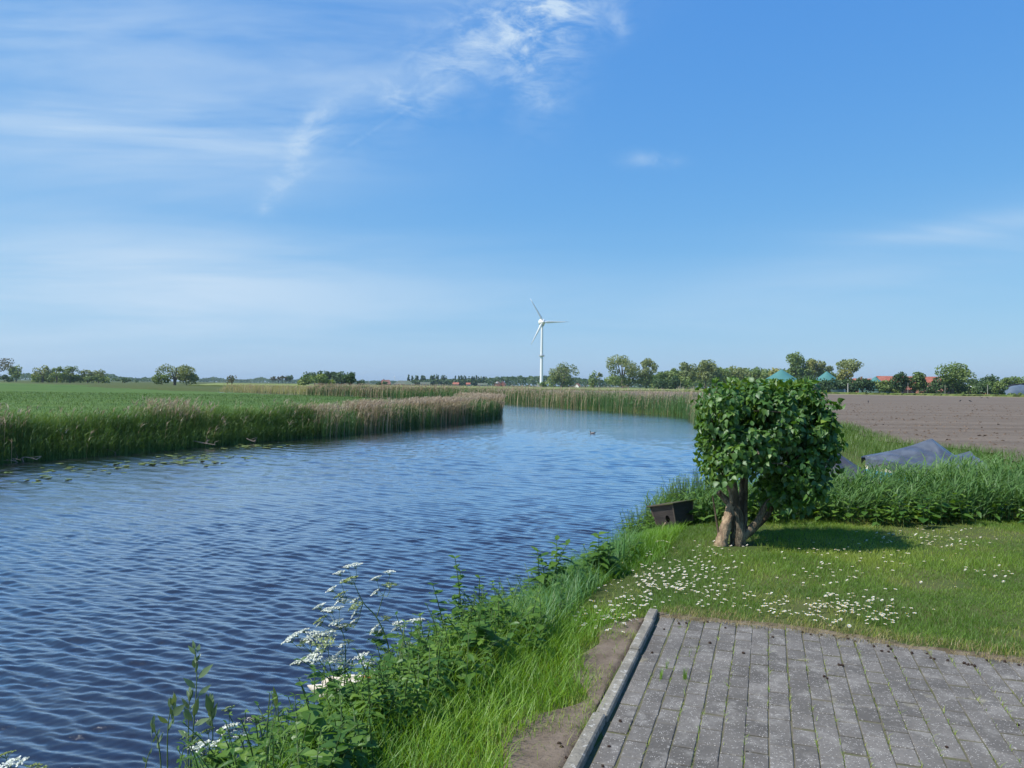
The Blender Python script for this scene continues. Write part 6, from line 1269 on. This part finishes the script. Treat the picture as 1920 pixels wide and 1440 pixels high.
# ------------------------------------------------------------------ wind turbines
M_TURB = surf_mat('turbine_white', (0.80, 0.80, 0.79), .45, spec=.4); M_TURBG = surf_mat('turbine_green_foot', (0.42, 0.60, 0.54), .5); M_RING = surf_mat('turbine_ring', (0.45, 0.47, 0.48), .5)
def blade_mesh(mb, L, chord):
    st = [(0.0, .30, .30), (.06, .34, .26), (.16, 1.0, .17), (.35, .78, .12), (.6, .52, .08), (.85, .30, .05), (1.0, .06, .02)]; m = 10; a = np.linspace(0, 2 * np.pi, m, endpoint=False); V = []
    for i, (f, c_, th) in enumerate(st):
        tw = math.radians(22 * (1 - f)); X = chord * c_ * (np.cos(a) * .5 + .12 * (i > 1)); Y = chord * th * np.sin(a) * (1 + .4 * np.cos(a)); V.append(np.stack([X * math.cos(tw) - Y * math.sin(tw), X * math.sin(tw) + Y * math.cos(tw), np.full(m, f * L)], 1))
    mb.add(np.concatenate(V), [(i * m + j, i * m + (j + 1) % m, (i + 1) * m + (j + 1) % m, (i + 1) * m + j) for i in range(len(st) - 1) for j in range(m)] + [tuple(range(6 * m, 7 * m))])
def turbine(label, px, hub_py, d, L, angles, egg=True, group=None, tower_r=(2.0, 1.0), yaw=0.0):
    hb = at(px, hub_py, d); H = hb[2] - GROUND_FAR; T = thing('wind_turbine', label, 'wind turbine', (hb[0], hb[1], GROUND_FAR), yaw, group)
    mb = MB(); tube(mb, [(0, 0, 4.5 if egg else 0), (0, 0, H * .5), (0, 0, H - 2.4)], [tower_r[0] * .95, (tower_r[0] + tower_r[1]) * .5, tower_r[1]], 24); link('tower', mb.mesh('tower', [M_TURB], True), T)
    if egg:
        mb = MB(); tube(mb, [(0, 0, 0), (0, 0, 4.498)], [tower_r[0] * 1.02, tower_r[0] * .955], 24); link('tower_foot', mb.mesh('tower_foot', [M_TURBG], True), T)
        mb = MB(); tube(mb, [(0, 0, H * .475), (0, 0, H * .482), (0, 0, H * .488)], [1.9, 2.5, 2.5], 24); tube(mb, [(math.cos(a) * 2.4, math.sin(a) * 2.4, H * .488 + .55) for a in np.linspace(0, 2 * np.pi, 25)], .09, 5)
        for a in np.linspace(0, 2 * np.pi, 12, endpoint=False): tube(mb, [(math.cos(a) * 2.4, math.sin(a) * 2.4, H * .488), (math.cos(a) * 2.4, math.sin(a) * 2.4, H * .488 + .55)], .07, 4)
        link('platform_ring', mb.mesh('platform_ring', [M_RING]), T)
        mb = MB(); tube(mb, [(0, 0, H - 3.4), (0, 0, H - 2.9), (0, 0, H - 2.2)], [1.25, 1.75, 1.7], 20); link('yaw_collar', mb.mesh('yaw_collar', [M_RING], True), T)
    s_ = 1.0 if egg else .7
    mb = MB(); ellipsoid(mb, (0, 1.2 * s_, 0), (2.9 * s_, 4.2 * s_, 2.9 * s_), 24, 16, .5, 0, None, lambda V: V * np.stack([1 - .10 * np.clip(V[:, 1] / 4, -1, 1), np.ones(len(V)), 1 - .10 * np.clip(V[:, 1] / 4, -1, 1)], 1)); nac = link('nacelle', mb.mesh('nacelle', [M_TURB], True), T, (0, 0, H))
    mb = MB(); ellipsoid(mb, (0, 0, 0), (1.25 * s_, 1.5 * s_, 1.25 * s_), 16, 10); hubo = link('hub', mb.mesh('hub', [M_TURB], True), T, (0, -3.0 * s_, H))
    if egg: mb = MB(); tube(mb, [(0, 1.5, 2.4), (0, 1.5, 4.2)], .09, 6); tube(mb, [(-.5, 1.5, 3.9), (.5, 1.5, 3.9)], .06, 6); link('wind_vane', mb.mesh('wind_vane', [M_RING]), nac)
    mb = MB(); blade_mesh(mb, L, 2.1 * s_); me = mb.mesh('blade', [M_TURB], True)
    for a in angles:
        b_ = link('blade', me, T, (0, -3.2 * s_, H)); b_.rotation_euler = (0, math.radians(90 - a), 0)
    return T
turbine('tall white wind turbine with three blades, the only near one', 1016.5, 604, 640, 22.0, (121, 2, 242), tower_r=(1.45, 0.9), yaw=math.radians(14))
FT = 'tiny wind turbines far on the horizon'
turbine('tiny white wind turbine above the huge grey roof', 740, 706.5, 3800, 17, (92, 205, 322), False, FT, (2.2, 1.5))
turbine('tip of a tiny wind turbine behind the first poplars', 812, 709, 4600, 22, (75, 195, 315), False, FT, (2.2, 1.5))
turbine('tip of a tiny wind turbine behind the second poplar group', 881, 711.5, 4600, 26, (100, 220, 340), False, FT, (2.2, 1.5))
turbine('tiny wind turbine tip over the wood left of the big turbine', 968, 708, 4600, 18, (96, 216, 336), False, FT, (2.6, 2.0))
q = at(1009.5, 720, 638); T = thing('transformer_kiosk', 'little white hut at the foot of the big wind turbine', 'hut', (q[0], q[1], GROUND_FAR)); mb = MB(); box(mb, (0, 0, 1.6), (2.4, 2.4, 3.2)); link('wall', mb.mesh('wall', [M_PALE]), T); mb = MB(); box(mb, (0, 0, 3.3), (2.8, 2.8, .2)); link('roof', mb.mesh('roof', [M_RING]), T)
mb = MB(); box(mb, (.2, -1.23, 1.1), (1.0, .06, 2.1)); link('door', mb.mesh('door', [M_RING]), T)

# ------------------------------------------------------------------ crows on the field
M_CROW = surf_mat('black_feather', (0.010, 0.010, 0.012), .5, spec=.4)
def crow_mesh():
    mb = MB(); ellipsoid(mb, (0, 0, .19), (.17, .085, .09), 12, 8, .5, 0, None, lambda V: V + np.stack([0 * V[:, 0], 0 * V[:, 0], V[:, 0] * .35], 1)); tube(mb, [(.11, 0, .23), (.17, 0, .30), (.22, 0, .31), (.29, 0, .295)], [.06, .05, .035, .004], 8)
    tube(mb, [(-.10, 0, .16), (-.2, 0, .11), (-.32, 0, .07)], [.06, .045, .03], 8)
    for s_ in (-1, 1): tube(mb, [(.0, s_ * .035, .13), (.0, s_ * .035, .0)], .010, 5); tube(mb, [(-.02, s_ * .035, .006), (.05, s_ * .035, .006)], .008, 4)
    return mb.mesh('crow', [M_CROW], True)
cm = crow_mesh()
for px, py, rz, lab in ((1800.5, 753, 0.4, 'black crow on the brown field, leftmost and apart from the rest'), (1819, 753.5, 2.6, 'black crow with lowered head, nearest of the birds on the field'), (1841, 746.5, .2, 'black crow close to the pale field margin'), (1851.5, 747, 3.0, 'rightmost black crow on the brown field'), (1837.5, 744.5, 1.5, 'smallest looking crow at the pale field margin'), (1628, 755.0, 1.1, 'lone dark bird on the field right of the lilac')):
    p = on_z(px, py, -.08)
    if p[1] < 30 or p[1] > 230: p = at(px, py, 150)
    o = link('crow', cm, None, (p[0], p[1], -.09)); o.rotation_euler = (0, 0, rz); o.scale = (.85,) * 3; tag(o, lab, 'crow', 'crows on the ploughed field')

# ------------------------------------------------------------------ the air
mm, t = new_mat('haze_air'); pv = t.n('ShaderNodeVolumePrincipled', {'Color': (0.74, 0.90, 1.0, 1), 'Density': 0.00010, 'Anisotropy': 0.3}); t.n('ShaderNodeOutputMaterial', {1: pv.outputs[0]})
mb = MB(); box(mb, (0, 5600, 47), (17000, 12000, 100)); tag(mb.obj('haze', mm), kind='stuff', label='thin pale summer haze over the flat land', cat='haze')
